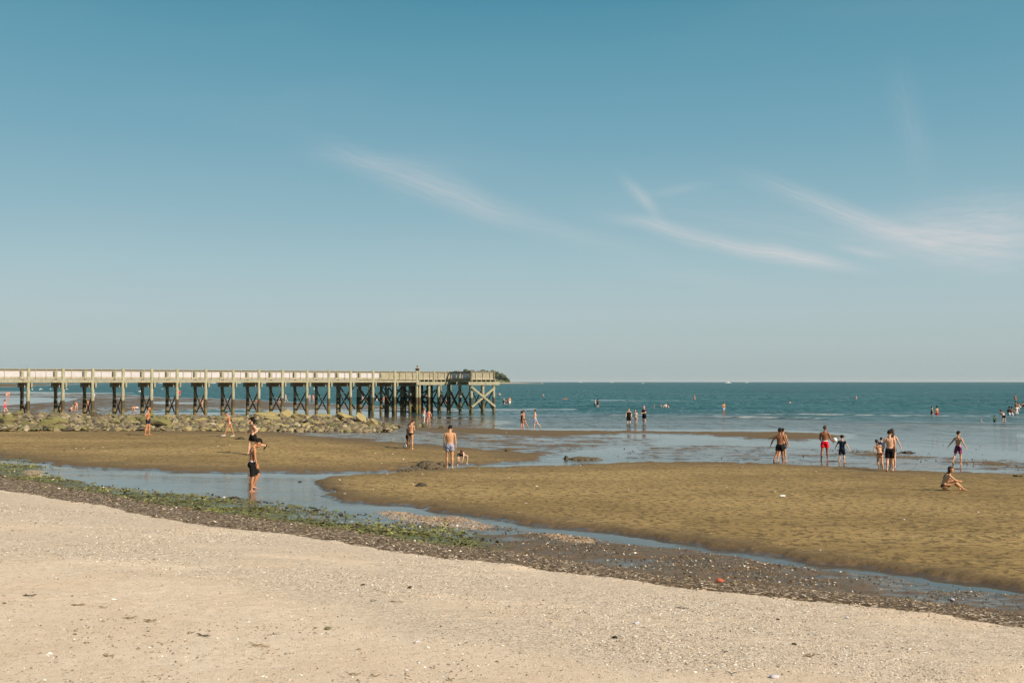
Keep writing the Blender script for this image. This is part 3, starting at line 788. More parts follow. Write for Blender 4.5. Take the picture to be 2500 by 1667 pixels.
def build_pier():
    rp = random.Random(3)
    root = empty('pier', (P_END.x, P_END.y, 0), 'long weathered timber fishing pier on tall piles with a railed deck', 'pier')
    Z = Vector((0, 0, 1))
    def pile(p, top, r=0.185, botz=-0.8):
        m = MB(); j = Vector((rp.uniform(-.05, .05), rp.uniform(-.05, .05), 0))
        m.tube([p + j + Z * botz, p + j * 0.5 + Z * 1.6, p + Z * top], [r * 1.05, r * 1.0, r * 0.9], 14)
        m.build('pile', M_PILE, root, True)
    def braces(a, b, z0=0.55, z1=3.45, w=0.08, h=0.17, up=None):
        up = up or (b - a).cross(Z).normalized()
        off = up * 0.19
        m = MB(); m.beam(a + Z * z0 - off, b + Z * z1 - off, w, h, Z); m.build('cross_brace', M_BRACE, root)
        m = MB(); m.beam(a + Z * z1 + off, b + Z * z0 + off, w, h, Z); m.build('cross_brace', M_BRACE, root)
    # distances of the bents back from the corner, as measured
    BX = [1018, 964, 911, 856, 803, 750, 690, 632.5, 570, 503, 433, 371, 301, 227, 154.5, 70.5]
    def t_of(px):
        k = (px - 1250) / F; return (P_END.x - k * P_END.y) / (PD.x - k * PD.y)
    TS = [t_of(x) for x in BX]
    print('SPANS', [round(b - a, 2) for a, b in zip(TS, TS[1:])])
    while len(TS) < 22: TS.append(TS[-1] + 3.1)
    NB = len(TS)
    # bents under the walkway
    for i in range(NB):
        f = P_END - PD * TS[i]; bk = f + PN * WID
        pile(f, DECK + 1.12); pile(bk, DECK + 1.08)
        m = MB(); m.beam(f + PD * 0.26 - PN * 0.35 + Z * (DECK - 0.66), bk + PD * 0.26 + PN * 0.65 + Z * (DECK - 0.66), 0.16, 0.50)
        m.beam(f - PD * 0.26 + PN * 0.22 + Z * (DECK - 0.66), bk - PD * 0.26 + PN * 0.65 + Z * (DECK - 0.66), 0.16, 0.50)
        m.build('cap_beam', M_WOOD, root, bevel=0.01)
        braces(f, bk)
    a0 = P_END - PD * (TS[-1] + 1.5)
    # deck planks + edge joist
    m = MB(); nb = int((TS[-1] + 8) / 0.30)
    for k in range(nb):
        c = a0 + PD * (0.30 * k)
        if (c - P_END).dot(PD) > 4.9: break
        m.beam(c - PN * 0.03 + Z * (DECK - 0.03), c + PN * (WID + 0.03) + Z * (DECK - 0.03 + rp.uniform(-.004, .004)), 0.28, 0.06)
    m.build('deck_boards', M_WOOD, root)
    for s, off in ((0, -0.10), (1, WID + 0.10), (2, WID * 0.33), (3, WID * 0.66)):
        m = MB(); p = a0 + PN * off; m.beam(p + Z * (DECK - 0.265), P_END + PD * 0.2 + PN * off + Z * (DECK - 0.265), 0.10, 0.29); m.build('stringer', M_WOOD, root, bevel=0.01)
    # railings
    def railing(p, q, posts, h=1.0, boards=None, outward=None, post_r=0.10, gap=0.02, both=False):
        d = (q - p).normalized(); L = (q - p).length
        rl = MB()
        rl.beam(p + Z * (DECK + h), q + Z * (DECK + h), 0.15, 0.045)
        rl.beam(p + Z * (DECK + h - 0.16), q + Z * (DECK + h - 0.16), 0.05, 0.10)
        rl.beam(p + Z * (DECK + 0.09), q + Z * (DECK + 0.09), 0.07, 0.20)
        r = rl.build('railing', M_RAIL, root)
        pm = MB(); pm.beam(p + PN * -0.045 + Z * (DECK + h - 0.065), q + PN * -0.045 + Z * (DECK + h - 0.065), 0.05, 0.08); o = pm.build('rail_gap_shade', M_GAPSHADE, r)  # dark strip painting the shaded gap beneath the top rail
        o.matrix_parent_inverse = Matrix()
        if outward is PN: n = 0
        else: n = max(2, int(L / 0.95))
        side = outward or PN * -1
        for k in range(n):
            c = p + d * (L * (k + 0.5) / n)
            sm = MB(); sm.beam(c + side * 0.07 + Z * (DECK + 0.0), c + side * 0.07 + Z * (DECK + h - 0.03), 0.085, 0.05, d)
            sm.build('stile', M_RAIL, r)
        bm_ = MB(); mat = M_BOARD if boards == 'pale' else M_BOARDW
        if not boards: return r
        nb_ = max(1, int(L / 0.16)); w = L / nb_
        for k in range(nb_):
            c = p + d * (w * (k + 0.5))
            wob = rp.uniform(-0.006, 0.006)
            hh = (DECK + 0.19, DECK + h - 0.21)
            ww = w - (0.004 if boards == 'pale' else gap)
            bm_.add(obox(c + Z * ((hh[0] + hh[1]) / 2) + side * wob, d, side, Z, ww / 2, 0.010, (hh[1] - hh[0]) / 2), BF)
        o = bm_.build('infill_boards', mat, r)
        return r
    for i in range(NB - 1):
        p = P_END - PD * TS[i + 1]; q = P_END - PD * TS[i]
        railing(p + PD * 0.16, q - PD * 0.16, 3, boards='wood' if i < 1 else None)
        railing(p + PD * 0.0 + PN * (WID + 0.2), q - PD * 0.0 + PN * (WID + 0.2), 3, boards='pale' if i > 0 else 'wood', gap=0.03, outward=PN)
    # ---- pier head
    def head_frame(o, lx, ly, rail_sides, nx, ny, beam=True, posts=True):
        """rectangular platform: corner o, lx along the pier, ly away from the camera"""
        c = [o, o + PD * lx, o + PD * lx + PN * ly, o + PN * ly]
        for i in range(nx):
            for j in range(ny):
                p = o + PD * (lx * i / (nx - 1)) + PN * (ly * j / (ny - 1))
                edge = (j == 0 or i in (0, nx - 1) or j == ny - 1)
                pile(p + PD * rp.uniform(-.1, .1), DECK - 0.34, 0.17 + 0.02 * rp.random())
        m = MB(); nb = int(ly / 0.30)
        for k in range(nb + 1):
            a = o + PN * (0.30 * k); m.beam(a - PD * 0.2 + Z * (DECK - 0.031), a + PD * (lx + 0.2) + Z * (DECK - 0.031), 0.28, 0.058)
        m.build('deck_boards', M_WOOD, root)
        nj = max(4, int(lx / 0.62))
        for k in range(nj + 1):
            a = o + PD * (lx * k / nj) - PN * 0.28; m = MB(); m.beam(a + Z * (DECK - 0.19), a + PN * (ly + 0.5) + Z * (DECK - 0.19), 0.09, 0.24); m.build('joist', M_WOOD, root)
        for j in range(ny):
            a = o + PN * (ly * j / (ny - 1)) - PN * (0.24 if j == 0 else 0.0)
            m = MB(); m.beam(a - PD * 0.55 + Z * (DECK - 0.53), a + PD * (lx + 0.7) + Z * (DECK - 0.53), 0.14, 0.42); m.build('cap_beam', M_WOOD, root, bevel=0.01)
        for (a, b) in rail_sides:
            p, q = c[a], c[b]; d = (q - p).normalized(); L = (q - p).length
            out = d.cross(Z) * (-1 if (a, b) in ((1, 2), (3, 2), (2, 1)) else 1)
            n = max(1, round(L / 2.6))
            for k in range(n + 1):
                pc = p + d * (L * k / n)
                m = MB(); m.beam(pc + Z * (DECK - 0.3), pc + Z * (DECK + 1.10), 0.24, 0.24, PD); m.build('rail_post', M_WOOD, root, bevel=0.015)
            for k in range(n):
                railing(p + d * (L * k / n + 0.12), p + d * (L * (k + 1) / n - 0.12), 2, boards={(0, 3): None, (1, 2): 'pale'}.get((a, b), 'wood'), gap=0.025 if (a, b) == (0, 1) else 0.09, outward=(p - (c[0] + c[2]) / 2 + (q - (c[0] + c[2]) / 2)).normalized())  # outer side gets pale boards to lighten a face that lies in shade
    # crossing (widened behind the walkway), then the arm that juts towards the beach
    A0 = P_END + PN * 0.0
    head_frame(A0 + PD * 0.25, 4.5, 9.0, [(0, 1), (3, 2)], 4, 5)
    T0 = P_END + PD * 4.84 - PN * 5.32
    head_frame(T0 + PD * 0.0, 3.57, 13.5, [(0, 3), (0, 1), (1, 2), (3, 2)], 3, 6)
    # extra row of dark piles behind the last bents
    for k in range(4):
        p = P_END - PD * (1.5 + 2.2 * k) + PN * (5.2 + (k % 2))
        pile(p, DECK - 0.4)
        braces(p, p + PD * 2.2)
    # big X braces on the seaward arm
    c0, c1 = T0 - PN * 0.0, T0 + PD * 3.57
    m = MB(); m.beam(c0 - PN * 0.24 + Z * 0.9, c1 - PN * 0.24 + Z * 3.35, 0.09, 0.26, Z); m.build('cross_brace', M_WOOD, root)
    m = MB(); m.beam(c0 - PN * 0.34 + Z * 3.35, c1 - PN * 0.34 + Z * 0.9, 0.09, 0.26, Z); m.build('cross_brace', M_WOOD, root)
    for j in range(5):
        a = T0 + PN * (2.7 * j); braces(a, a + PN * 2.7)
        a = T0 + PD * 3.57 + PN * (2.7 * j); braces(a, a + PN * 2.7)
    for j in range(1, 4):
        a = A0 + PD * 0.25 + PN * (2.25 * j); braces(a, a + PD * 4.5, 0.9, 3.2)
        a = A0 + PD * 0.25 + PN * (2.25 * j); braces(a, a + PN * 2.25, 0.9, 3.2)
    m = MB(); m.beam(A0 + PN * 4 + Z * 1.35, A0 + PN * 4 + PD * 5 + Z * 1.35, 0.12, 0.24); m.build('waling', M_PILE, root)
    return root
PIER = build_pier()

# ------------------------------------------------------------------ rocks
def mat_rock(name, ca, cb, cc):
    m, t, b = newmat(name)
    oi = t.new('ShaderNodeObjectInfo'); rnd = oi.outputs['Random']
    co = t.new('ShaderNodeTexCoord').outputs['Object']; geo = t.new('ShaderNodeNewGeometry')
    n = t.noise(co, 2.2, 6, 0.65); n2 = t.noise(co, 6, 6, 0.75)
    s = t.new('ShaderNodeSeparateXYZ'); t.l.new(geo.outputs['Normal'], s.inputs[0])
    stone = t.mix(t.ss(n2, 0.3, 0.7), ca, cb)
    stone = t.mix(t.ss(rnd, 0.45, 0.9, 0, 0.6), stone, (0.30, 0.24, 0.15))
    weed = t.mix(t.ss(n2, 0.3, 0.7), cc, tuple(x * 1.5 for x in cc))
    f = t.math('ADD', t.math('MULTIPLY', t.ss(s.outputs[2], -0.3, 0.9), 0.45), t.math('ADD', n, t.math('MULTIPLY', rnd, 0.35)))
    c = t.mix(t.ss(f, 0.72, 1.0, 0, 0.85), stone, weed)
    c = t.mix(t.ss(n2, 0.53, 0.63, 0, 0.8), c, (0.045, 0.034, 0.02))
    set_in(t, b, 'Base Color', c); set_in(t, b, 'Roughness', 0.78); set_in(t, b, 'Specular IOR Level', 0.3)
    set_in(t, b, 'Normal', t.bump(t.math('ADD', n2, n), 0.7, 0.06))
    return m
M_ROCK_G = mat_rock('weedy_rock', (0.085, 0.066, 0.034), (0.26, 0.20, 0.11), (0.155, 0.145, 0.045))
M_ROCK_T = mat_rock('barnacled_rock', (0.13, 0.095, 0.05), (0.38, 0.295, 0.16), (0.28, 0.23, 0.095))
M_ROCK_D = mat_rock('wet_dark_rock', (0.05, 0.036, 0.02), (0.10, 0.072, 0.04), (0.065, 0.058, 0.022))

def rock_mesh(name, seed, mat, facets=9, sub=3, amp=0.16):
    r = np.random.RandomState(seed)
    bm = bmesh.new(); bmesh.ops.create_icosphere(bm, subdivisions=sub, radius=1.0)
    if facets >= 10:      # angular broken stone: hull of scattered points
        bm.free(); bm = bmesh.new()
        for _ in range(facets + 4):
            q = r.randn(3); q = q / np.linalg.norm(q) * r.uniform(0.75, 1.15); bm.verts.new(q)
        res = bmesh.ops.convex_hull(bm, input=bm.verts[:])
        bmesh.ops.delete(bm, geom=[g for g in res['geom_interior'] if isinstance(g, bmesh.types.BMVert)], context='VERTS')
        bmesh.ops.triangulate(bm, faces=bm.faces[:])
        bmesh.ops.bevel(bm, geom=bm.edges[:], offset=0.05, segments=1, affect='EDGES')
        bmesh.ops.triangulate(bm, faces=bm.faces[:])
        bmesh.ops.subdivide_edges(bm, edges=[e for e in bm.edges if e.calc_length() > 0.25], cuts=2, use_grid_fill=True)
        facets = 0; amp *= 0.45
    V = np.array([v.co[:] for v in bm.verts])
    for _ in range(facets):
        d = r.randn(3); d /= np.linalg.norm(d); h = r.uniform(0.36, 0.72)
        k = V @ d - h; k = np.maximum(k, 0) * 0.94
        V = V - k[:, None] * d
    n3 = fbm(V[:, 0] * 2.3 + V[:, 2] * 1.9 + seed, V[:, 1] * 2.3 - V[:, 2] * 2.1 + seed * 2, 5, 0.7) - 0.5
    V = V * (1 + amp * 2 * n3[:, None])
    for v, c in zip(bm.verts, V): v.co = c
    me = bpy.data.meshes.new(name); bm.to_mesh(me); bm.free()
    me.materials.append(mat)
    me.polygons.foreach_set('use_smooth', np.full(len(me.polygons), sub < 3))
    return me
def build_rocks():
    rr = random.Random(21)
    variants = {k: [rock_mesh('boulder', s * 7 + {'G': 1, 'T': 2, 'D': 3}[k], {'G': M_ROCK_G, 'T': M_ROCK_T, 'D': M_ROCK_D}[k], rr.choice((10, 13, 16))) for s in range(7)] for k in 'GTD'}
    def put(kind, X, Y, Z, s, lab, grp, rot=None, sq=None):
        me = rr.choice(variants[kind])
        o = bpy.data.objects.new('boulder', me); COL.objects.link(o)
        o.location = (X, Y, Z)
        o.rotation_euler = rot or (rr.uniform(-.5, .5), rr.uniform(-.5, .5), rr.uniform(0, 6.28))
        sq = sq or (rr.uniform(0.85, 1.65), rr.uniform(0.6, 1.1), rr.uniform(0.35, 0.75))
        o.scale = (s * sq[0], s * sq[1], s * sq[2])
        tag(o, lab, 'rock', grp)
        return o
    G = 'boulders heaped in the rock jetty'
    def gz(X, Y): return float(ground_z(np.array([X]), np.array([Y]))[0][0])
    rows = [(-0.02, 0.30, 60), (0.10, 0.38, 48), (0.24, 0.44, 42), (0.42, 0.48, 38), (0.62, 0.50, 34), (0.84, 0.50, 30), (1.06, 0.46, 20)]
    for t_, size, n in rows:
        for i in range(n):
            X = -47 + 37.2 * (i + rr.uniform(0.1, 0.9)) / n
            if X > -12.5 and t_ > 0.45: continue
            Y = float(jetty_axis(X)) + 9.5 * t_ + rr.uniform(-.35, .35)
            green = X < -29 + rr.uniform(-4, 4)
            kind = 'G' if green else 'T'
            if X > -13 and rr.random() < 0.6: kind = 'D'
            if t_ > 0.8 and X < -33 and rr.random() < 0.5: kind = 'D'
            s = size * rr.uniform(0.40, 1.25) * (0.75 if X > -14 else 1.0)
            if kind == 'D' and X > -14: s *= 0.8
            lab = {'G': 'olive-green weedy boulder heaped in the left half of the rock jetty', 'T': 'tan barnacled boulder heaped in the right half of the rock jetty', 'D': 'wet dark brown boulder lying in the rock jetty'}[kind]
            put(kind, X, Y, gz(X, Y) + s * 0.18, s, lab, G)
    # rocks that stand out
    def at(px, py, up=0.0):
        X, Y = ray_hit(px, py); return float(X[0]), float(Y[0])
    def special(px, toe_t, s, lab, kind, sq, rot, dz=0.35):
        Xf = (px - 1250) / F * 78
        Y = float(jetty_axis(Xf)) + 9.5 * toe_t; X = (px - 1250) / F * Y
        return put(kind, X, Y, gz(X, Y) + s * dz, s, lab, None, rot, sq)
    special(652, 0.9, 0.75, 'broad domed tan boulder on the crest of the jetty, largest of all', 'T', (1.6, 0.9, 0.72), (0.1, 0.1, 0.2))
    special(668, 0.72, 0.7, 'long smooth slab leaning below the broad domed boulder', 'T', (1.5, 0.7, 0.45), (0.15, 0.25, 0.1))
    special(704, 0.92, 0.7, 'rounded boulder with a dark hollow on its left, right of the broad domed one', 'T', (1.1, 0.9, 0.8), (0.3, -0.2, 0.8))
    special(736, 0.9, 0.65, 'flat-topped square boulder on the jetty crest', 'T', (1.15, 0.8, 0.55), (0.05, 0.05, 0.1))
    special(792, 0.95, 0.75, 'wedge boulder overhanging a dark gap on the jetty crest', 'T', (1.45, 0.8, 0.5), (0.1, 0.25, 0.1))
    special(842, 0.9, 0.75, 'craggy two-humped boulder near the seaward end of the jetty', 'T', (1.2, 0.9, 0.75), (0.3, -0.1, 1.1))
    special(882, 0.85, 0.72, 'pale tilted rectangular slab standing up at the seaward end of the jetty', 'T', (1.15, 0.8, 0.4), (0.5, 0.62, 0.2), 0.6)
    special(905, 0.7, 0.62, 'rough rounded boulder right of the tilted slab', 'T', (1.1, 0.95, 0.85), (0.2, 0.3, 0.5))
    special(146, 0.35, 0.9, 'bright green moss-covered slab facing the beach', 'G', (0.95, 0.5, 1.0), (0.25, 0.1, 0.2), 0.45)
    special(148, 0.0, 0.7, 'flat green slab propped over a dark gap at the jetty foot', 'G', (2.0, 0.9, 0.25), (0.0, 0.06, 0.05), 0.3)
    special(118, 0.3, 0.7, 'green wedge slab left of the mossy slab', 'G', (1.6, 0.8, 0.5), (0.2, -0.3, 0.1))
    special(20, 0.4, 0.7, 'big rounded green boulder at the left edge of the photo', 'G', (1.2, 0.9, 0.75), (0.1, -0.3, 0.3))
    special(232, 0.85, 0.45, 'dark grey angular boulder on the crest behind the green slabs', 'D', (1.2, 0.8, 0.8), (0.3, 0.2, 0.4), 0.5)
    special(385, 0.28, 0.9, 'dark-bottomed flat slab overhanging right of the man in navy shorts', 'G', (1.8, 0.9, 0.3), (0.05, 0.12, 0.0), 0.5)
    special(455, 0.22, 0.35, 'small white boulder at the jetty foot', 'T', (1.0, 0.9, 0.9), (0, 0, 0))
    for (px, py, s, lab, kind) in [(959, 1047, 0.34, 'pale rock at the tip of the jetty', 'T'), (1019, 1045, 0.36, 'lone pale rock on the wet sand beside the jetty tip', 'T'),
                                   (1238, 1101, 0.20, 'small dark stone alone on the right end of the left sand flat', 'D'), (1381, 1122, 0.22, 'round dark stone left of the weed mound in the lagoon', 'D'),
                                   (2485, 1163, 0.17, 'small round stone on the sandbank at the far right', 'T'), (1040, 1043, 0.4, 'low wet rock right of the lone pale rock', 'D'), (1078, 1045, 0.3, 'second low wet rock on the wet sand, nearer the pier head', 'D')]:
        X, Y, z = place(px, py); put(kind, float(X[0]), float(Y[0]), float(z[0]) + s * 0.2, s, lab, None, None, (1.2, 0.9, 0.7))
build_rocks()
n = 9500
Xr = -48 + 38.5 * rg.rand(n); tr_ = -0.06 + 1.35 * rg.rand(n); Yr = jetty_axis(Xr) + 9.5 * tr_
kk = (rg.rand(n) < np.where(tr_ < 0.1, 0.55, 1.0)); Xr, Yr = Xr[kk], Yr[kk]; n = len(Xr)
PALR = [(0.17, 0.13, 0.07), (0.28, 0.22, 0.12), (0.12, 0.125, 0.035), (0.055, 0.042, 0.025), (0.42, 0.35, 0.22)]
flakes('rubble', Xr, Yr, ground_z(Xr, Yr)[0] + 0.03, 0.08 + 0.26 * rg.rand(n) ** 2, PALR, rg.choice(5, n, p=[.3, .25, .22, .15, .08]), mat=MT, flat=0.6, elong=1.3, label='small rubble and barnacle crust filling the gaps of the rock jetty', cat='rubble')

# ------------------------------------------------------------------ clumps, mounds and litter
def lump_pile(name, px, py, w, d, h, mat, lab, cat, seed, n=60, sz=0.12):
    """heap of lumpy clods as one object"""
    X, Y, z = place(px, py); r = np.random.RandomState(seed); m = MB()
    X, Y, z = float(X[0]), float(Y[0]), float(z[0])
    bm = bmesh.new(); bmesh.ops.create_icosphere(bm, subdivisions=2, radius=1.0)
    bv = np.array([v.co[:] for v in bm.verts]); bf = [tuple(v.index for v in f.verts) for f in bm.faces]; bm.free()
    for i in range(n):
        a, b = r.randn() * 0.42, r.randn() * 0.42
        hh = h * math.exp(-(a * a + b * b) * 2.5) * (0.6 + 0.5 * r.rand())
        s = sz * (0.5 + r.rand())
        v = bv * s * np.array([1.5, 1.1, 0.6]) * (1 + 0.5 * (fbm(bv[:, 0] * 2 + i, bv[:, 1] * 2 + bv[:, 2], 3)[:, None] - 0.5))
        th = r.rand() * 6; c, sn = math.cos(th), math.sin(th)
        v = np.stack([v[:, 0] * c - v[:, 1] * sn, v[:, 0] * sn + v[:, 1] * c, v[:, 2]], -1)
        v = v + np.array([a * w, b * d, hh])
        m.add([Vector(q) for q in v], bf)
    o = make_obj(name, m.v, m.f, mat, None, True)
    o.location = (X, Y, z)
    return tag(o, lab, cat)
M_WEED = simple('wet_bladder_weed', (0.040, 0.027, 0.012), 0.6, 0.5, 20, 0.6, 60)
M_MUD = simple('dug_mud', (0.10, 0.072, 0.036), 0.75, 0.35, 12, 0.8, 40)
M_TWIG = simple('dried_weed', (0.26, 0.19, 0.09), 0.8, 0.4, 20)
lump_pile('mud_heap', 1044, 1143, 0.75, 0.7, 0.26, M_MUD, 'heap of dug wet mud beside the man in patterned shorts', 'mud heap', 1, 160, 0.11)
lump_pile('mud_heap', 1008, 1149, 0.8, 0.4, 0.06, M_MUD, 'low spread of dug mud left of the tall mud heap', 'mud heap', 2, 70, 0.09)
lump_pile('mud_heap', 1078, 1134, 0.4, 0.25, 0.10, M_MUD, 'small dark heap at the heel of the man in patterned shorts', 'mud heap', 3, 60, 0.08)
lump_pile('seaweed_clump', 1028, 1186, 0.14, 0.12, 0.07, M_WEED, 'black seaweed clump lying alone on the left tip of the sandbank', 'seaweed', 4, 40, 0.06)
lump_pile('seaweed_clump', 1418, 1122, 0.95, 0.5, 0.08, M_MUD, 'long low weed mound rising from the lagoon', 'seaweed', 5, 130, 0.12)
lump_pile('seaweed_clump', 587, 1072, 0.22, 0.18, 0.08, M_WEED, 'dark seaweed clump behind the woman in white shoes', 'seaweed', 6, 30, 0.08)
lump_pile('seaweed_clump', 568, 1219, 0.32, 0.2, 0.07, M_WEED, 'dark weed clump at the edge of the green weed near the wading boy', 'seaweed', 7, 30, 0.05)
lump_pile('seaweed_clump', 733, 1178, 0.10, 0.08, 0.05, M_WEED, 'small dark weed tuft in the channel near the sandbank tip', 'seaweed', 8, 20, 0.04)
lump_pile('seaweed_clump', 2215, 1106, 0.5, 0.3, 0.08, M_WEED, 'dark weed tuft in the lagoon between the boy and the man in pink shorts', 'seaweed', 9, 30, 0.08)
M_BRICK = simple('worn_red_brick', (0.42, 0.09, 0.035), 0.7, 0.25, 30, 0.5, 60)
def brick():
    X, Y, z = place(1760, 1423)
    me = rock_mesh('brick', 99, M_BRICK, 6, 3, 0.05)
    o = bpy.data.objects.new('brick', me); COL.objects.link(o); o.location = (X[0], Y[0], z[0] + 0.035); o.scale = (0.085, 0.045, 0.045); o.rotation_euler = (0, 0.1, 0.1)
    tag(o, 'worn red brick lying in the mud by the wrack line', 'brick')
brick()
def bottle():
    X, Y, z = place(1911, 1213)
    m = MB(); p = Vector((0, 0, 0)); 
    m.tube([Vector((x, 0, 0)) for x in (-0.13, -0.125, -0.11, -0.03, -0.02, 0.05, 0.08, 0.10, 0.125)], [0.02, 0.036, 0.04, 0.04, 0.036, 0.04, 0.03, 0.014, 0.014], 16)
    M = simple('clear_crumpled_plastic', (0.75, 0.78, 0.80), 0.15, 0.05); root = make_obj('plastic_bottle', m.v, m.f, M, None, True)
    root.location = (X[0], Y[0], z[0] + 0.04); root.rotation_euler = (0, 0, 0.2); root.scale = (0.75, 0.75, 0.7)
    c = MB(); c.tube([Vector((0.125, 0, 0)), Vector((0.145, 0, 0))], 0.016, 12); c.build('cap', simple('white_cap', (0.8, 0.8, 0.82), 0.4), root)
    l = MB(); l.tube([Vector((-0.06, 0, 0)), Vector((0.02, 0, 0))], 0.0415, 16, cap=False); l.build('paper_label', simple('pale_blue_wrap', (0.55, 0.62, 0.68), 0.5), root)
    tag(root, 'empty clear plastic bottle lying on the middle of the sandbank', 'bottle')
bottle()
def twigs():
    r = random.Random(5)
    spots = [(200, 1250, .10, 'short dark seaweed sprig on the shelly sand near the left edge'), (70, 1455, .26, 'dark dried seaweed strand on the sand at the lower left edge'), (190, 1478, .22, 'dried weed strand lower right of the strand by the left edge'), (250, 1484, .16, 'thin dried weed strand right of the lower left strands'),
             (316, 1510, .20, 'ochre dried weed wisp on the bare sand'), (366, 1517, .22, 'brown tangled weed wisp right of the ochre wisp'), (466, 1546, .12, 'small upright dry sprig left of the tangled weed'), (495, 1553, .26, 'dark tangled weed on the bare sand at lower left centre'), (630, 1577, .34, 'long ochre weed wisp on the bare sand'),
             (265, 1602, .20, 'thin curved dry stem near the bottom left'), (866, 1648, .14, 'ochre weed wisp near the bottom edge, left one of two'), (915, 1652, .12, 'ochre weed wisp near the bottom edge, right one of two'), (1665, 1486, .24, 'dark flat driftwood strip on the shelly sand right of centre'), (1770, 1592, .12, 'black driftwood chip on the shelly sand at lower right'),
             (968, 1470, .30, 'long thin dry stem in the crushed shell at the centre'), (910, 1468, .12, 'dark bent sprig left of the long thin stem'), (1980, 1602, .26, 'grey-green dried weed strip at lower right'), (1785, 1645, .14, 'dark twig near the bottom edge right of centre'), (1100, 1660, .10, 'short brown stick near the bottom edge at the centre')]
    for px, py, L, lab in spots:
        X, Y, z = place(px, py); m = MB()
        L *= 0.75
        dark = 'dark' in lab or 'black' in lab
        for k in range(3 if L > 0.15 else 2):
            a = r.uniform(-.4, .4); pts = []; l = L * r.uniform(0.6, 1.1)
            for q in range(7): pts.append(Vector(((q / 6 - 0.5) * l, math.sin(q * 1.3 + k) * 0.025 + a * 1.6 * (q / 6 - 0.5) * l + r.uniform(-.014, .014), 0.008 + 0.008 * r.random())))
            m.tube(pts, [0.002] + [r.uniform(0.0015, 0.005) for _ in range(5)] + [0.003], 6)
        o = make_obj('dried_seaweed', m.v, m.f, M_WEED if dark else M_TWIG, None, True); o.location = (X[0], Y[0], z[0] + 0.003); o.rotation_euler = (0, 0, -0.1)
        tag(o, lab, 'seaweed')
    stones = [(1000, 1435, .05, 'grey pebble in the crushed shell left of centre', M_ROCK_D), (1500, 1557, .045, 'dark pebble on the shelly sand right of centre', M_ROCK_D), (800, 1536, .05, 'small brown stone left of centre on the bare sand', M_ROCK_T), (1893, 1655, .06, 'large white shell near the bottom edge', M_BOARD),
              (885, 1428, .04, 'grey pebble left of centre near the middle of the beach', M_ROCK_D), (1900, 1512, .035, 'dark pebble below the right part of the wrack line', M_ROCK_D), (1940, 1573, .04, 'dark round pebble at lower right, lower one', M_ROCK_D), (2068, 1508, .045, 'whitish stone below the right wrack line', M_BOARD),
              (1795, 1392 + 35, .07, 'brown stone in the mud right of the red brick', M_ROCK_T), (2327, 1465, .06, 'white shell in the mud at the right', M_BOARD), (2147, 1397, .05, 'white shell in the clear strip of the channel', M_BOARD), (1555, 1522, .055, 'pale stone in the crushed shell right of centre', M_BOARD), (1018, 1569, .04, 'white shell on the bare sand at the centre', M_BOARD)]
    for px, py, s, lab, mt in stones:
        X, Y, z = place(px, py)
        o = bpy.data.objects.new('stone', rock_mesh('stone', int(px), mt, 6, 2, 0.08)); COL.objects.link(o)
        o.location = (X[0], Y[0], z[0] + s * 0.25); o.scale = (s, s * 0.7, s * 0.45); o.rotation_euler = (0, 0, px % 3)
        o.name = 'shell' if 'shell n' in lab or 'white shell' in lab else 'pebble'
        tag(o, lab, 'shell' if 'white shell' in lab else 'stone')
twigs()

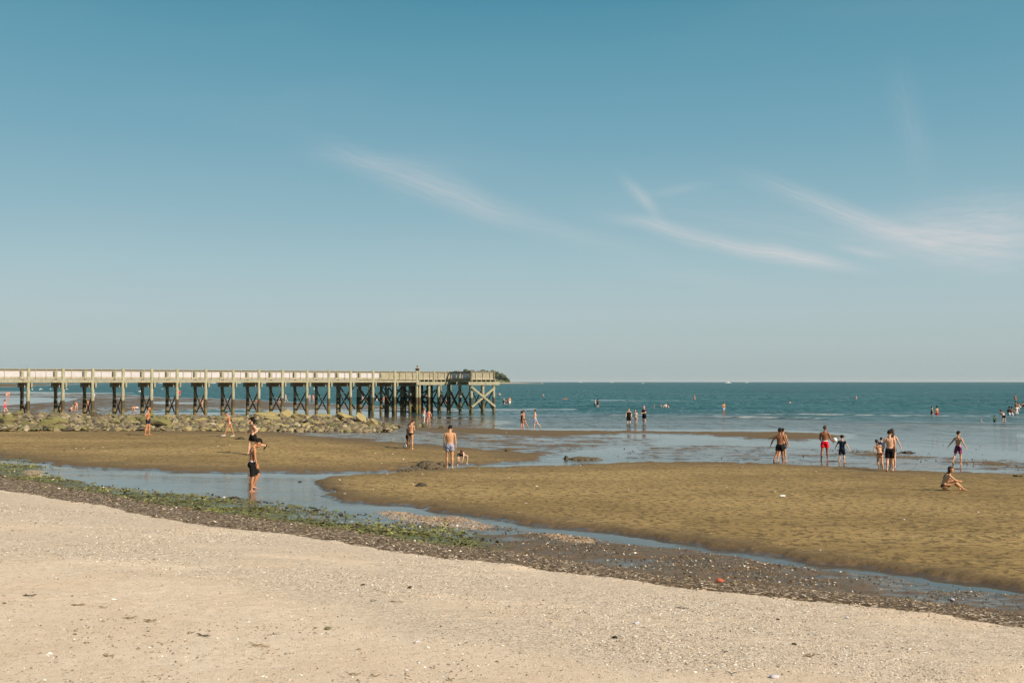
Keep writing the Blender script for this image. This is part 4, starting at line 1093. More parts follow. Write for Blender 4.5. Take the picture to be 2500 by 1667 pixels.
# ------------------------------------------------------------------ headland, boats, gulls
def headland():
    D = 2400.0; sx = D / F
    # land: low hill with a pale beach spit
    n = 90; pts = []
    def hh(u): return np.interp(u, [900, 1040, 1100, 1180, 1205, 1225, 1243, 1250, 1290, 1330], [10, 12, 13, 13, 12.5, 9, 3.0, 1.6, 1.0, -0.5])
    us = np.linspace(880, 1335, 120); ds = np.linspace(-60, 160, 14)
    U, DV = np.meshgrid(us, ds)
    prof = np.clip(1 - np.abs((DV - 40) / 100.0) ** 2.5, -0.2, 1)
    X = (U - 1250) * sx; Y = D + DV
    Z = hh(U) * prof * (DV > -59) - 1.0 * (prof <= 0) + (fbm(U * 0.1, DV * 0.05, 3) - 0.5) * 2 * (prof > 0.2)
    Z = np.where(DV < -20, np.minimum(Z, 1.6 + 0 * Z), Z)
    V = np.stack([X, Y, Z], -1).reshape(-1, 3); idx = np.arange(U.size).reshape(U.shape)
    Q = np.stack([idx[:-1, :-1], idx[:-1, 1:], idx[1:, 1:], idx[1:, :-1]], -1).reshape(-1, 4)
    m, t, b = newmat('headland_ground')
    s = t.new('ShaderNodeSeparateXYZ'); t.l.new(t.new('ShaderNodeNewGeometry').outputs['Position'], s.inputs[0])
    set_in(t, b, 'Base Color', t.mix(t.ss(s.outputs[2], 1.5, 3.0), (0.42, 0.33, 0.24), (0.10, 0.12, 0.045))); set_in(t, b, 'Roughness', 0.9)
    o = fast_mesh('headland', V, Q, m); tag(o, 'low wooded headland with a pale beach beyond the pier head', 'headland', kind='structure')
    # wood on it: many ragged crowns as one mass
    m, t, b = newmat('headland_foliage')
    co = t.new('ShaderNodeNewGeometry').outputs['Position']; n1 = t.noise(co, 0.12, 5, 0.7); n2 = t.noise(co, 0.5, 4, 0.7)
    c = t.mix(t.ss(n1, 0.35, 0.65), (0.030, 0.042, 0.022), (0.085, 0.10, 0.042)); c = t.mix(t.ss(n2, 0.5, 0.7, 0, 0.6), c, (0.02, 0.03, 0.018))
    set_in(t, b, 'Base Color', c); set_in(t, b, 'Roughness', 0.95); set_in(t, b, 'Specular IOR Level', 0.1)
    r = np.random.RandomState(4)
    bm = bmesh.new(); bmesh.ops.create_icosphere(bm, subdivisions=3, radius=1.0)
    bv = np.array([v.co[:] for v in bm.verts]); bf = np.array([[v.index for v in f.verts] for f in bm.faces]); bm.free()
    VV = []; FF = []; k = 0
    for i in range(420):
        u = 900 + 345 * r.rand(); dv = -10 + 130 * r.rand()
        top = np.interp(u, [900, 1050, 1095, 1108, 1125, 1135, 1155, 1165, 1172, 1185, 1205, 1220, 1232, 1241, 1246], [14, 18, 20, 35, 23, 36, 35, 30, 36, 33, 32, 27, 21, 12, 5])
        zt = top * (0.62 + 0.38 * r.rand()) ; rad = 3.0 + 3.5 * r.rand()
        if u > 1235: rad *= 0.55
        base = max(1.5, float(hh(u)) * 0.8)
        zc = max(base, zt - rad * 0.8) if r.rand() < 0.6 else base + r.rand() * max(0.1, zt - rad - base)
        p = bv * (1 + 0.9 * (fbm(bv[:, 0] * 2.6 + i * 3.1, bv[:, 1] * 2.6 + bv[:, 2] * 2.2 + i, 4, 0.7)[:, None] - 0.45)) * np.array([rad, rad, rad * 0.8])
        p += np.array([(u - 1250) * sx, D + dv, zc]); VV.append(p); FF.append(bf + k); k += len(bv)
    o = fast_mesh('headland_wood', np.concatenate(VV), np.concatenate(FF), m, 3)
    tag(o, 'dark green trees covering the far headland', 'trees', kind='stuff')
headland()
M_WHITE = simple('white_hull', (0.82, 0.82, 0.80), 0.35, 0.04); M_GLASSD = simple('dark_cabin_glass', (0.03, 0.04, 0.05), 0.15)
M_BLUEGREY = simple('grey_hull', (0.35, 0.38, 0.40), 0.5)
def boat(px, row, L, lab, cab=True, flip=1, mat=None):
    D = CAMZ * F / (row - HOR); X = (px - 1250) / F * D
    root = empty('motor_boat' if cab else 'small_boat', (X, D, 0), lab, 'boat')
    root.rotation_euler = (0, 0, 0 if flip > 0 else math.pi)
    # hull: lofted sections, bow at +x
    st = np.linspace(-0.5, 0.5, 13); v = []; f = []; ns = 9
    for i, s in enumerate(st):
        w = 0.15 * (1 - max(0, (s + 0.05) / 0.55) ** 2.2) + 0.004; sh = 0.085 + 0.065 * max(0, s + 0.1) ; keel = -0.035 + 0.08 * max(0, s - 0.25)
        for j in range(ns):
            a = math.pi * j / (ns - 1); y = math.cos(a) * w; zz = sh - (sh - keel) * (math.sin(a) ** 0.6)
            v.append(Vector((s * L + (0.05 * L * (zz / 0.12) if s > 0.3 else 0), y * L, zz * L)))
    for i in range(len(st) - 1):
        for j in range(ns - 1): f.append((i * ns + j, (i + 1) * ns + j, (i + 1) * ns + j + 1, i * ns + j + 1))
        f.append((i * ns, i * ns + ns - 1, (i + 1) * ns + ns - 1, (i + 1) * ns))
    f.append(tuple(range(ns))); f.append(tuple(12 * ns + j for j in reversed(range(ns))))
    o = make_obj('hull', v, f, mat or M_WHITE, root, True)
    if cab:
        m = MB(); m.add([Vector((x * L, y * L, z * L)) for x, y, z in [(-.22, -.09, .09), (.16, -.08, .09), (.16, .08, .09), (-.22, .09, .09), (-.20, -.075, .20), (.04, -.06, .20), (.04, .06, .20), (-.20, .075, .20)]],
                        [(0, 3, 2, 1), (4, 5, 6, 7), (0, 1, 5, 4), (1, 2, 6, 5), (2, 3, 7, 6), (3, 0, 4, 7)]); m.build('cabin', M_WHITE, root).matrix_parent_inverse = Matrix()
        m = MB(); m.add([Vector((x * L, y * L, z * L)) for x, y, z in [(-.19, -.0895, .135), (.09, -.0775, .135), (.05, -.073, .17), (-.19, -.083, .17)]], [(0, 1, 2, 3)]); m.build('window', M_GLASSD, root).matrix_parent_inverse = Matrix()
        m = MB(); m.beam(Vector((-.10 * L, 0, .20 * L)), Vector((-.12 * L, 0, .32 * L)), 0.012 * L, 0.03 * L, Vector((1, 0, 0))); m.beam(Vector((-.2 * L, 0, .26 * L)), Vector((0, 0, .26 * L)), 0.12 * L, 0.015 * L); m.build('radar_arch', M_WHITE, root).matrix_parent_inverse = Matrix()
    return root
boat(1777, 935.1, 19, 'white motor yacht with a cabin on the horizon right of centre', True, -1)
boat(1822, 933.9, 18, 'small low white boat on the horizon just right of the motor yacht', False, 1)
boat(1323, 935.6, 6, 'tiny white buoy-like boat right of the headland spit', False, 1)
boat(1417, 933.1, 26, 'tiny white boat on the horizon between headland and centre', True, 1)
boat(1493, 933.6, 20, 'tiny white boat on the horizon near the centre, right of its pale neighbour', False, 1)
boat(1569, 935.8, 7, 'small white boat on the sea right of centre horizon', False, 1)
boat(520, 935.6, 14, 'white boat seen under the pier deck, leftmost of three', False, 1)
boat(583, 935.4, 12, 'white boat seen under the pier deck, middle one of three', False, 1)
boat(650, 935.6, 18, 'white boat seen under the pier deck, rightmost of three', False, 1)
boat(392, 935.9, 9, 'small white boat seen under the pier deck, left of the three bigger boats', False, 1)
def ellipsoid(c, r, n=8, rot=0.0):
    v = []; f = []; c = Vector(c)
    for i in range(1, n):
        a = math.pi * i / n
        for j in range(n * 2):
            b = math.pi * j / n
            x, y, z = r[0] * math.sin(a) * math.cos(b), r[1] * math.sin(a) * math.sin(b), r[2] * math.cos(a)
            v.append(c + Vector((x * math.cos(rot) + z * math.sin(rot), y, -x * math.sin(rot) + z * math.cos(rot))))
    k = len(v); v += [c + Vector((r[2] * math.sin(rot), 0, r[2] * math.cos(rot))), c - Vector((r[2] * math.sin(rot), 0, r[2] * math.cos(rot)))]; m = 2 * n
    for i in range(n - 2):
        for j in range(m): f.append((i * m + j, (i + 1) * m + j, (i + 1) * m + (j + 1) % m, i * m + (j + 1) % m))
    for j in range(m): f.append((k, j, (j + 1) % m)); f.append((k + 1, (n - 2) * m + (j + 1) % m, (n - 2) * m + j))
    return v, f
def gulls():
    m = MB()
    m.add(*ellipsoid((0, 0, 0.30), (0.26, 0.11, 0.12), 6, 0.25)); m.add(*ellipsoid((0.22, 0, 0.46), (0.08, 0.065, 0.07), 5)); m.add(*ellipsoid((0.16, 0, 0.38), (0.06, 0.05, 0.10), 5))
    m.add(*ellipsoid((-0.30, 0, 0.27), (0.12, 0.05, 0.02), 5))
    m.tube([Vector((0.02, 0.04, 0.22)), Vector((0.02, 0.04, 0))], 0.012, 6); m.tube([Vector((0.02, -0.04, 0.22)), Vector((0.02, -0.04, 0))], 0.012, 6)
    M = simple('gull_plumage', (0.82, 0.82, 0.82), 0.8, 0.08)
    first = make_obj('gull', m.v, m.f, M, None, True)
    bk = MB(); bk.tube([Vector((0.29, 0, 0.46)), Vector((0.35, 0, 0.445))], [0.018, 0.004], 6); beak0 = bk.build('beak', simple('yellow_beak', (0.7, 0.45, 0.05), 0.5), first)
    wg = MB(); wg.add(*ellipsoid((-0.06, 0.085, 0.33), (0.24, 0.035, 0.08), 5, 0.2)); wg.add(*ellipsoid((-0.06, -0.085, 0.33), (0.24, 0.035, 0.08), 5, 0.2)); wing0 = wg.build('wings', simple('grey_wing', (0.42, 0.43, 0.45), 0.8), first)
    sp = [(78, 953, 'first'), (97, 954, 'second'), (101, 952.6, 'third'), (123, 953, 'fourth'), (132, 953, 'fifth'), (163, 953, 'sixth'), (230, 970, 'seventh'), (341, 959, 'eighth'), (396, 953, 'ninth'), (239, 936.5, 't')]
    labs = ['white gull on the far water line, leftmost under the pier', 'white gull in a close pair under the pier, left one', 'white gull in a close pair under the pier, right one', 'white gull just left of the second pile pair from the left', 'white gull just right of the second pile pair from the left',
            'white gull on the far water line right of the second pile pair', 'white gull on the sand right of the third pile pair', 'white gull on the sand left of the fifth pile pair', 'white gull on the far water line right of the fifth pile pair']
    for i, lab in enumerate(labs):
        px, py, _ = sp[i]; X, Y, z = place(px, py)
        if i: o = first.copy(); COL.objects.link(o); [(lambda c: (COL.objects.link(c), setattr(c, 'parent', o)))(ch.copy()) for ch in (beak0, wing0)]
        else: o = first
        o.location = (X[0], Y[0], max(z[0], 0) - 0.02); o.rotation_euler = (0, 0, i * 1.9); s = 1.0 + 0.8 * (Y[0] > 250); o.scale = (s, s, s)
        tag(o, lab, 'gull', 'gulls at the far water line')
gulls()
# ------------------------------------------------------------------ people
def skin_mat(name, col):
    m, t, b = newmat(name)
    co = t.new('ShaderNodeTexCoord').outputs['Object']
    n = t.noise(co, 5, 4, 0.6)
    set_in(t, b, 'Base Color', t.mix(t.ss(n, 0.3, 0.7), tuple(x * 0.90 for x in col), tuple(x * 1.08 for x in col)))
    set_in(t, b, 'Roughness', 0.48); set_in(t, b, 'Specular IOR Level', 0.4)
    return m
SK = {'tan': skin_mat('tanned_skin', (0.46, 0.205, 0.098)), 'brown': skin_mat('brown_skin', (0.28, 0.108, 0.048)), 'light': skin_mat('light_skin', (0.60, 0.335, 0.21)),
      'pale': skin_mat('pale_skin', (0.66, 0.42, 0.31)), 'gold': skin_mat('golden_skin', (0.53, 0.275, 0.14)), 'dark': skin_mat('dark_skin', (0.14, 0.06, 0.032)), 'pink': skin_mat('sunburnt_skin', (0.66, 0.32, 0.23))}
M_EYE = simple('eye', (0.03, 0.02, 0.015), 0.3); M_LIP = simple('lip', (0.34, 0.10, 0.08), 0.5)
HAIRM = {'black': simple('black_hair', (0.011, 0.008, 0.006), 0.75, 0.4, 40, 0.8, 90, 0.2), 'brown': simple('brown_hair', (0.050, 0.024, 0.012), 0.65, 0.4, 40, 0.8, 90, 0.3),
         'auburn': simple('auburn_hair', (0.12, 0.032, 0.016), 0.55, 0.4, 40, 0.8, 90), 'blond': simple('fair_hair', (0.32, 0.19, 0.09), 0.55, 0.3, 40, 0.8, 90)}
CL = {}
def cloth(name, col, pattern=None, cols=None, rough=0.8):
    if name in CL: return CL[name]
    m, t, b = newmat(name)
    co = t.new('ShaderNodeTexCoord').outputs['Object']
    n = t.noise(co, 14, 4, 0.6)
    c = t.mix(t.ss(n, 0.3, 0.7), tuple(x * 0.82 for x in col), tuple(min(0.9, x * 1.15) for x in col))
    if pattern == 'floral':
        v = t.vor(co, 26); v2 = t.noise(co, 18, 3, 0.7)
        c = t.mix(t.ss(v, 0.38, 0.30, 0, 1), c, cols[0]); c = t.mix(t.ss(v2, 0.54, 0.60), c, cols[1])
    if pattern == 'blotch':
        v = t.noise(co, 7, 3, 0.5); c = t.mix(t.ss(v, 0.52, 0.58), c, cols[0])
    if pattern == 'stripe':
        s = t.new('ShaderNodeSeparateXYZ'); t.l.new(co, s.inputs[0])
        w = t.math('SINE', t.math('MULTIPLY', s.outputs[2], 60)); c = t.mix(t.ss(w, -0.1, 0.1), c, cols[0])
    set_in(t, b, 'Base Color', c); set_in(t, b, 'Roughness', 0.92); set_in(t, b, 'Specular IOR Level', 0.1)
    set_in(t, b, 'Normal', t.bump(t.noise(co, 11, 3, 0.5), 0.5, 0.03))
    CL[name] = m
    return m
BLACK = lambda: cloth('black_swim_cloth', (0.014, 0.013, 0.014)); NAVY = lambda: cloth('navy_swim_cloth', (0.015, 0.02, 0.045))

def loft(pts, ra, rb, ref, n=14, endcap=True):
    """closed elliptical tube along pts; ra = half width along ref, rb = across"""
    pts = [np.array(p, float) for p in pts]
    ra = list(ra); rb = list(rb)
    if endcap:
        d0 = pts[0] - pts[1]; d0 /= np.linalg.norm(d0) + 1e-9; d1 = pts[-1] - pts[-2]; d1 /= np.linalg.norm(d1) + 1e-9
        m0 = min(ra[0], rb[0]); m1 = min(ra[-1], rb[-1])
        pts = [pts[0] + d0 * m0 * 0.85, pts[0] + d0 * m0 * 0.5] + pts + [pts[-1] + d1 * m1 * 0.5, pts[-1] + d1 * m1 * 0.85]
        ra = [ra[0] * .42, ra[0] * .84] + ra + [ra[-1] * .84, ra[-1] * .42]; rb = [rb[0] * .42, rb[0] * .84] + rb + [rb[-1] * .84, rb[-1] * .42]
    V = []; Fc = []
    ref = np.array(ref, float); m = len(pts)
    for i, p in enumerate(pts):
        d = pts[min(i + 1, m - 1)] - pts[max(i - 1, 0)]; d = d / (np.linalg.norm(d) + 1e-9)
        rf = ref
        if abs(rf @ d) > 0.93:
            rf = np.array([0.0, 1.0, 0.15]) if abs(d[1]) < 0.8 else np.array([1.0, 0, 0.1])
        a = rf - (rf @ d) * d; a /= np.linalg.norm(a) + 1e-9; b = np.cross(d, a)
        for k in range(n):
            th = 2 * math.pi * k / n
            V.append(p + a * math.cos(th) * ra[i] + b * math.sin(th) * rb[i])
    for i in range(m - 1):
        for k in range(n): Fc.append((i * n + k, i * n + (k + 1) % n, (i + 1) * n + (k + 1) % n, (i + 1) * n + k))
    Fc.append(tuple(range(n - 1, -1, -1))); Fc.append(tuple((m - 1) * n + k for k in range(n)))
    return V, Fc
def ico(sub=2):
    bm = bmesh.new(); bmesh.ops.create_icosphere(bm, subdivisions=sub, radius=1.0)
    v = np.array([x.co[:] for x in bm.verts]); f = [tuple(y.index for y in x.verts) for x in bm.faces]; bm.free()
    return v, f
ICO2 = ico(2); ICO3 = ico(3)
def ell(c, ax, r, base=None):
    """ellipsoid: centre, 3x3 axes (rows), radii"""
    v, f = base or ICO2
    return (v * np.array(r)) @ np.array(ax) + np.array(c), f
class Soup:
    def __init__(s): s.v = []; s.f = []; s.n = 0
    def add(s, vf):
        v, f = vf
        s.v.append(np.array(v)); s.f += [tuple(i + s.n for i in q) for q in f]; s.n += len(v)
    def mesh(s, name):
        me = bpy.data.meshes.new(name); me.from_pydata(np.concatenate(s.v).tolist(), [], s.f); me.update(); return me
def remesh(soup, name, voxel, smooth=3, fac=0.5):
    me = soup.mesh(name); o = bpy.data.objects.new('tmp', me); COL.objects.link(o)
    md = o.modifiers.new('r', 'REMESH'); md.mode = 'VOXEL'; md.voxel_size = voxel; md.use_smooth_shade = True
    if smooth:
        ms = o.modifiers.new('s', 'SMOOTH'); ms.factor = fac; ms.iterations = smooth
    dg = bpy.context.evaluated_depsgraph_get(); dg.update()
    res = bpy.data.meshes.new_from_object(o.evaluated_get(dg)); res.name = name
    bpy.data.objects.remove(o); bpy.data.meshes.remove(me)
    res.polygons.foreach_set('use_smooth', np.ones(len(res.polygons), bool))
    return res

def nrm(v): v = np.array(v, float); return v / (np.linalg.norm(v) + 1e-12)
def rotv(v, ax, a):
    ax = nrm(ax); v = np.array(v, float)
    return v * math.cos(a) + np.cross(ax, v) * math.sin(a) + ax * (ax @ v) * (1 - math.cos(a))

def figure(yaw, legL=(2, 3, -2, 1), legR=(2, 3, -2, 1), armL=(0, 9, 8, 4), armR=(0, 9, 8, 4), lean=(2, 0), bend=None, head=(0, 0), twist=0,
           sex='m', voxel=0.012, skin='tan', hair=('black', 'short'), wear=(), child=0.0, build=1.0, feet=(0, 0), fingers=True, shoes=None, roll=None, hold=None, beard=False):
    """figure about 1.75 m tall around the hip centre; angles in degrees in the person's own frame"""
    ya = R(yaw)
    fw = np.array([math.sin(ya), math.cos(ya), 0.0]); rt = np.array([math.cos(ya), -math.sin(ya), 0.0]); up = np.array([0, 0, 1.0])
    female = sex == 'f'
    def dn(a, b, side):   # limb direction: a forward, b outward
        a, b = R(a), R(b); return rt * side * math.sin(b) + fw * math.sin(a) * math.cos(b) - up * math.cos(a) * math.cos(b)
    def upd(a, b):
        a, b = R(a), R(b); return nrm(rt * math.sin(b) + fw * math.sin(a) * math.cos(b) + up * math.cos(a) * math.cos(b))
    L1 = upd(*lean); L2 = upd(*(bend or lean))
    tw = R(twist); rt2 = rt * math.cos(tw) + fw * math.sin(tw) * -1
    rt2 = nrm(rt2 - (rt2 @ L2) * L2); fw2 = nrm(np.cross(L2, rt2))
    rt1 = nrm(rt - (rt @ L1) * L1); fw1 = nrm(np.cross(L1, rt1))
    w = build * 1.07
    P0 = np.zeros(3)
    Lm = nrm(L1 + L2)
    sw, hw, wa = (0.145, 0.163, 0.118) if female else (0.158, 0.150, 0.132)
    t0 = P0 - L1 * 0.09; t1 = P0 + L1 * 0.03; t2 = P0 + L1 * 0.15; t3 = t2 + Lm * 0.12; t4 = t3 + L2 * 0.13; t5 = t4 + L2 * 0.10; nb = t5 + L2 * 0.055 - fw2 * 0.01
    S = Soup()
    S.add(loft([t0, t1 - L1 * .03, t1 + L1 * .02, t2, t3, t4, t5 - L2 * 0.02, t5 + L2 * 0.025],
               [hw * .72 * w, hw * .98 * w, hw * 1.0 * w, wa * w, (wa + sw) * .49 * w, sw * 1.02 * w, sw * .92 * w, sw * .55 * w],
               [.085 * w, .108 * w, .106 * w, .086 * w, .098 * w, (.104 if not female else .096) * w, .078 * w, .058 * w], rt1))
    # buttocks, chest
    for s in (-1, 1):
        S.add(ell(P0 + rt1 * s * .068 * w - fw1 * .048 - L1 * .035, (rt1, fw1, L1), (.080 * w, .075 * w, .090)))
        if female: S.add(ell(t4 + rt2 * s * .072 + fw2 * .068 - L2 * .01, (rt2, fw2, L2), (.058, .052, .056)))
        else: S.add(ell(t4 + rt2 * s * .070 + fw2 * .055 + L2 * .03, (rt2, fw2, L2), (.072, .040, .055)))
        S.add(ell(t4 + rt2 * s * .085 - fw2 * .055 + L2 * .02, (rt2, fw2, L2), (.060, .040, .085)))
    # neck and head
    hp, hy = R(head[0]), R(head[1])
    hup = nrm(rotv(L2, rt2, -hp * 0.75)) if True else L2
    frt = nrm(rotv(rt2, L2, -hy)); hup = nrm(rotv(L2 * 0.6 + up * 0.4, frt, -hp)); frt = nrm(frt - (frt @ hup) * hup); ffw = nrm(np.cross(hup, frt))
    hs = 1.13 + 0.14 * child
    nk = nb + nrm(hup + L2) * 0.042 + ffw * .012
    hc = nk + hup * 0.125 * hs + ffw * 0.022
    S.add(loft([t5 - L2 * 0.01, nb, nk, nk + hup * 0.05], [.075 * w, .056 * w, .052, .05], [.065, .055, .052, .05], rt2, 12))
    S.add(ell(hc + hup * .022 * hs - ffw * .012, (frt, ffw, hup), (.074 * hs, .094 * hs, .092 * hs), ICO3))
    S.add(ell(hc - hup * .045 * hs + ffw * .026, (frt, ffw, hup), (.056 * hs, .066 * hs, .068 * hs), ICO3))
    S.add(ell(hc - hup * .092 * hs + ffw * .058 * hs, (frt, ffw, hup), (.026, .022, .020)))
    S.add(loft([hc + ffw * .082 * hs + hup * .012, hc + ffw * .104 * hs - hup * .022, hc + ffw * .098 * hs - hup * .034], [.009, .014, .016], [.009, .014, .010], frt, 8))
    S.add(ell(hc + ffw * .077 * hs + hup * .030, (frt, ffw, hup), (.050, .014, .011)))
    for s in (-1, 1):
        S.add(ell(hc + frt * s * .076 * hs - ffw * .012 - hup * .008, (frt, ffw, hup), (.012, .020, .032)))
        S.add(ell(hc + frt * s * .036 * hs + ffw * .062 - hup * .020, (frt, ffw, hup), (.022, .022, .022)))
    joints = {}
    ls = 1.0 - 0.10 * child
    TH, SHN = 0.435 * ls, 0.415 * ls
    lowest = 9.0
    for s, leg, fp, key in ((-1, legL, feet[0], 'L'), (1, legR, feet[1], 'R')):
        hj = P0 + rt1 * s * .082 * w - L1 * .02
        td = dn(leg[0], leg[1], s); sd = dn(leg[2], leg[3], s)
        kn = hj + td * TH; an = kn + sd * SHN
        # knee bends about the lateral axis: shift calf back
        lat = nrm(rt * 1.0)
        back = nrm(np.cross(nrm(td + sd), lat)); back = back if back @ fw < 0.0 or abs(back @ fw) < .3 else -back
        th = .086 if female else .082; th *= w
        S.add(loft([hj - td * 0.02, hj + td * .10, hj + td * .22, kn - td * .07, kn], [th, th * .98, th * .84, .060 * w, .054 * w], [th * 1.02, th * 1.02, th * .88, .060 * w, .056 * w], lat))
        S.add(ell(kn - back * .012, (lat, back, up), (.048 * w, .050 * w, .055)))
        S.add(loft([kn, kn + sd * .08 + back * .006, kn + sd * .15 + back * .012, kn + sd * .27 + back * .004, an - sd * .05, an], [.050 * w, .054 * w, .055 * w, .042 * w, .031, .033], [.052 * w, .058 * w, .060 * w, .044 * w, .033, .036], lat))
        # foot
        fa = R(fp); toe_out = R(6 * s)
        ff = fw * math.cos(toe_out) + rt * math.sin(toe_out)
        fd = nrm(ff * math.cos(fa) + up * math.sin(fa)); fu = nrm(np.cross(nrm(np.cross(fd, up)), fd)); fl = nrm(np.cross(fd, fu))
        hl = an - fd * .045 - fu * .042; ball = an + fd * .115 - fu * .055; toe = an + fd * .185 - fu * .060
        S.add(loft([hl, an - fu * .030 + fd * .01, an + fd * .05 - fu * .036, ball, toe], [.030, .034, .036, .044, .036], [.028, .036, .034, .021, .013], fl, 12))
        if fingers:
            for q in range(5):
                o = (q - 2) * .015; S.add(loft([toe + fl * o * s - fd * .02, toe + fl * o * s + fd * (.012 - .004 * q)], [.010 if q else .013] * 2, [.010] * 2, fl, 8))
        joints['hip' + key] = hj; joints['knee' + key] = kn; joints['ank' + key] = an; joints['toe' + key] = toe; joints['heel' + key] = hl; joints['fd' + key] = fd; joints['fu' + key] = fu; joints['fl' + key] = fl
        lowest = min(lowest, (hl - fu * .026)[2], (toe - fu * .012)[2], (ball - fu * .02)[2], hl[2] - .028)
    for s, arm, key in ((-1, armL, 'L'), (1, armR, 'R')):
        sj = t5 + rt2 * s * (sw + .020) * w - L2 * .022
        ud = dn(arm[0], arm[1], s)
        fdv = dn(arm[2], arm[3], s)
        UA, FA = .285, .245
        el = sj + ud * UA; wr = el + fdv * FA
        mm = (1.0 if not female else .84) * w
        S.add(ell(sj + ud * .02, (rt2, fw2, L2), (.058 * mm, .060 * mm, .062 * mm)))
        S.add(loft([t5 + rt2 * s * sw * .45 + L2 * .01, sj], [.05 * mm, .05 * mm], [.055 * mm, .052 * mm], L2, 10))
        lat = nrm(np.cross(ud, fdv)) if np.linalg.norm(np.cross(ud, fdv)) > .15 else rt
        S.add(loft([sj, sj + ud * .10, sj + ud * .19, el], [.052 * mm, .050 * mm, .043 * mm, .036 * mm], [.054 * mm, .052 * mm, .045 * mm, .038 * mm], lat))
        S.add(loft([el, el + fdv * .07, el + fdv * .16, wr], [.037 * mm, .041 * mm, .033 * mm, .023], [.037 * mm, .038 * mm, .029 * mm, .018], lat))
        # hand
        bdir = arm[4] if len(arm) > 4 else 18      # finger curl
        pn = nrm(np.cross(fdv, fw)) * 1.0          # palm faces roughly inwards
        inw = nrm(-rt * s - (-rt * s @ fdv) * fdv); wd = nrm(np.cross(inw, fdv)) ; wd = wd if wd @ fw > 0 or abs(wd @ fw) < .2 else -wd
        pe = wr + fdv * .085
        S.add(loft([wr, wr + fdv * .03, pe], [.024, .038, .041], [.016, .016, .013], wd, 10))
        if fingers:
            for q, (o, ln) in enumerate(((.030, .070), (.010, .080), (-.010, .075), (-.029, .058))):
                c1 = R(bdir * (0.8 + .12 * q)); c2 = R(bdir * 2.2)
                b0 = pe + wd * o - fdv * .01
                b1 = b0 + (fdv * math.cos(c1) + inw * math.sin(c1)) * ln * .55
                b2 = b1 + (fdv * math.cos(c2) + inw * math.sin(c2)) * ln * .5
                S.add(loft([b0, b1, b2], [.0100, .0092, .0080], [.0100, .0092, .0080], wd, 8))
            tb = wr + fdv * .025 + wd * .028
            t1_ = tb + nrm(fdv * .7 + wd * .65 + inw * .25) * .045; t2_ = t1_ + nrm(fdv * .95 + wd * .2 + inw * .3) * .030
            S.add(loft([tb, t1_, t2_], [.014, .011, .0085], [.014, .011, .0085], wd, 8))
        joints['sh' + key] = sj; joints['el' + key] = el; joints['wr' + key] = wr; joints['pe' + key] = pe; joints['inw' + key] = inw; joints['fdv' + key] = fdv
    lowest = min(lowest, (P0 - L1 * 0.09)[2] - .06)
    body = remesh(S, 'person', voxel, 3 if voxel > .009 else 4, 0.45)
    body.materials.append(SK[skin]); body.materials.append(M_EYE); body.materials.append(M_LIP)
    nv = len(body.vertices); co = np.empty(nv * 3); body.vertices.foreach_get('co', co); co = co.reshape(-1, 3)
    npoly = len(body.polygons); pc = np.empty(npoly * 3); body.polygons.foreach_get('center', pc); pc = pc.reshape(-1, 3)
    rel = pc - hc; lx = rel @ frt; ly = rel @ ffw; lz = rel @ hup
    mi = np.zeros(npoly, np.int32)
    mi[(np.abs(np.abs(lx) - .032 * hs) < .0135) & (np.abs(lz - .008) < .0085) & (ly > .05)] = 1
    mi[(np.abs(lx) < .024) & (np.abs(lz + .056 * hs) < .0075) & (ly > .05)] = 2
    body.polygons.foreach_set('material_index', mi)
    # ---- bone ownership for clothes cut from the body surface
    segs = [('T', t0, t2), ('T', t2, t4), ('T', t4, t5), ('N', nb, hc)]
    for k in 'LR':
        segs += [('H' + k, joints['hip' + k], joints['knee' + k]), ('S' + k, joints['knee' + k], joints['ank' + k]), ('F' + k, joints['ank' + k], joints['toe' + k]),
                 ('U' + k, joints['sh' + k], joints['el' + k]), ('A' + k, joints['el' + k], joints['pe' + k])]
    rad = {'T': .12, 'N': .07, 'H': .08, 'S': .05, 'F': .04, 'U': .045, 'A': .035}
    best = np.full(npoly, 1e9); own = np.zeros(npoly, int); tpar = np.zeros(npoly)
    for i, (nm, a, b) in enumerate(segs):
        ab = b - a; tt = np.clip(((pc - a) @ ab) / (ab @ ab), 0, 1); dd = np.linalg.norm(pc - (a + tt[:, None] * ab), axis=1) / rad[nm[0]]
        k = dd < best; best[k] = dd[k]; own[k] = i; tpar[k] = tt[k]
    kinds = np.array([s[0][0] for s in segs])[own]
    tz = (pc - P0) @ L1; tx = (pc - P0) @ rt1; ty = (pc - P0) @ fw1
    cz = (pc - t4) @ L2; cx = (pc - t4) @ rt2; cy = (pc - t4) @ fw2
    parts = []
    def shell(name, sel, mat, off=.006):
        ids = np.nonzero(sel)[0]
        if len(ids) < 4: return
        vs = {}; V = []; Fs = []
        nrmls = np.empty(nv * 3); body.vertex_normals.foreach_get('vector', nrmls); nrmls = nrmls.reshape(-1, 3)
        for pi_ in ids:
            f = []
            for v in body.polygons[pi_].vertices:
                if v not in vs: vs[v] = len(V); V.append(co[v] + nrmls[v] * off)
                f.append(vs[v])
            Fs.append(f)
        n0 = len(V); inner = {v: n0 + i for i, v in enumerate(vs)}
        edges = {}
        for f in Fs:
            for a, b in zip(f, f[1:] + f[:1]): edges[(a, b)] = edges.get((a, b), 0) + 1
        back = list(vs.keys())
        V += [co[v] - nrmls[v] * .002 for v in back]
        for (a, b) in list(edges):
            if (b, a) not in edges: Fs.append([b, a, a + n0, b + n0])
        parts.append((name, V, Fs, mat))
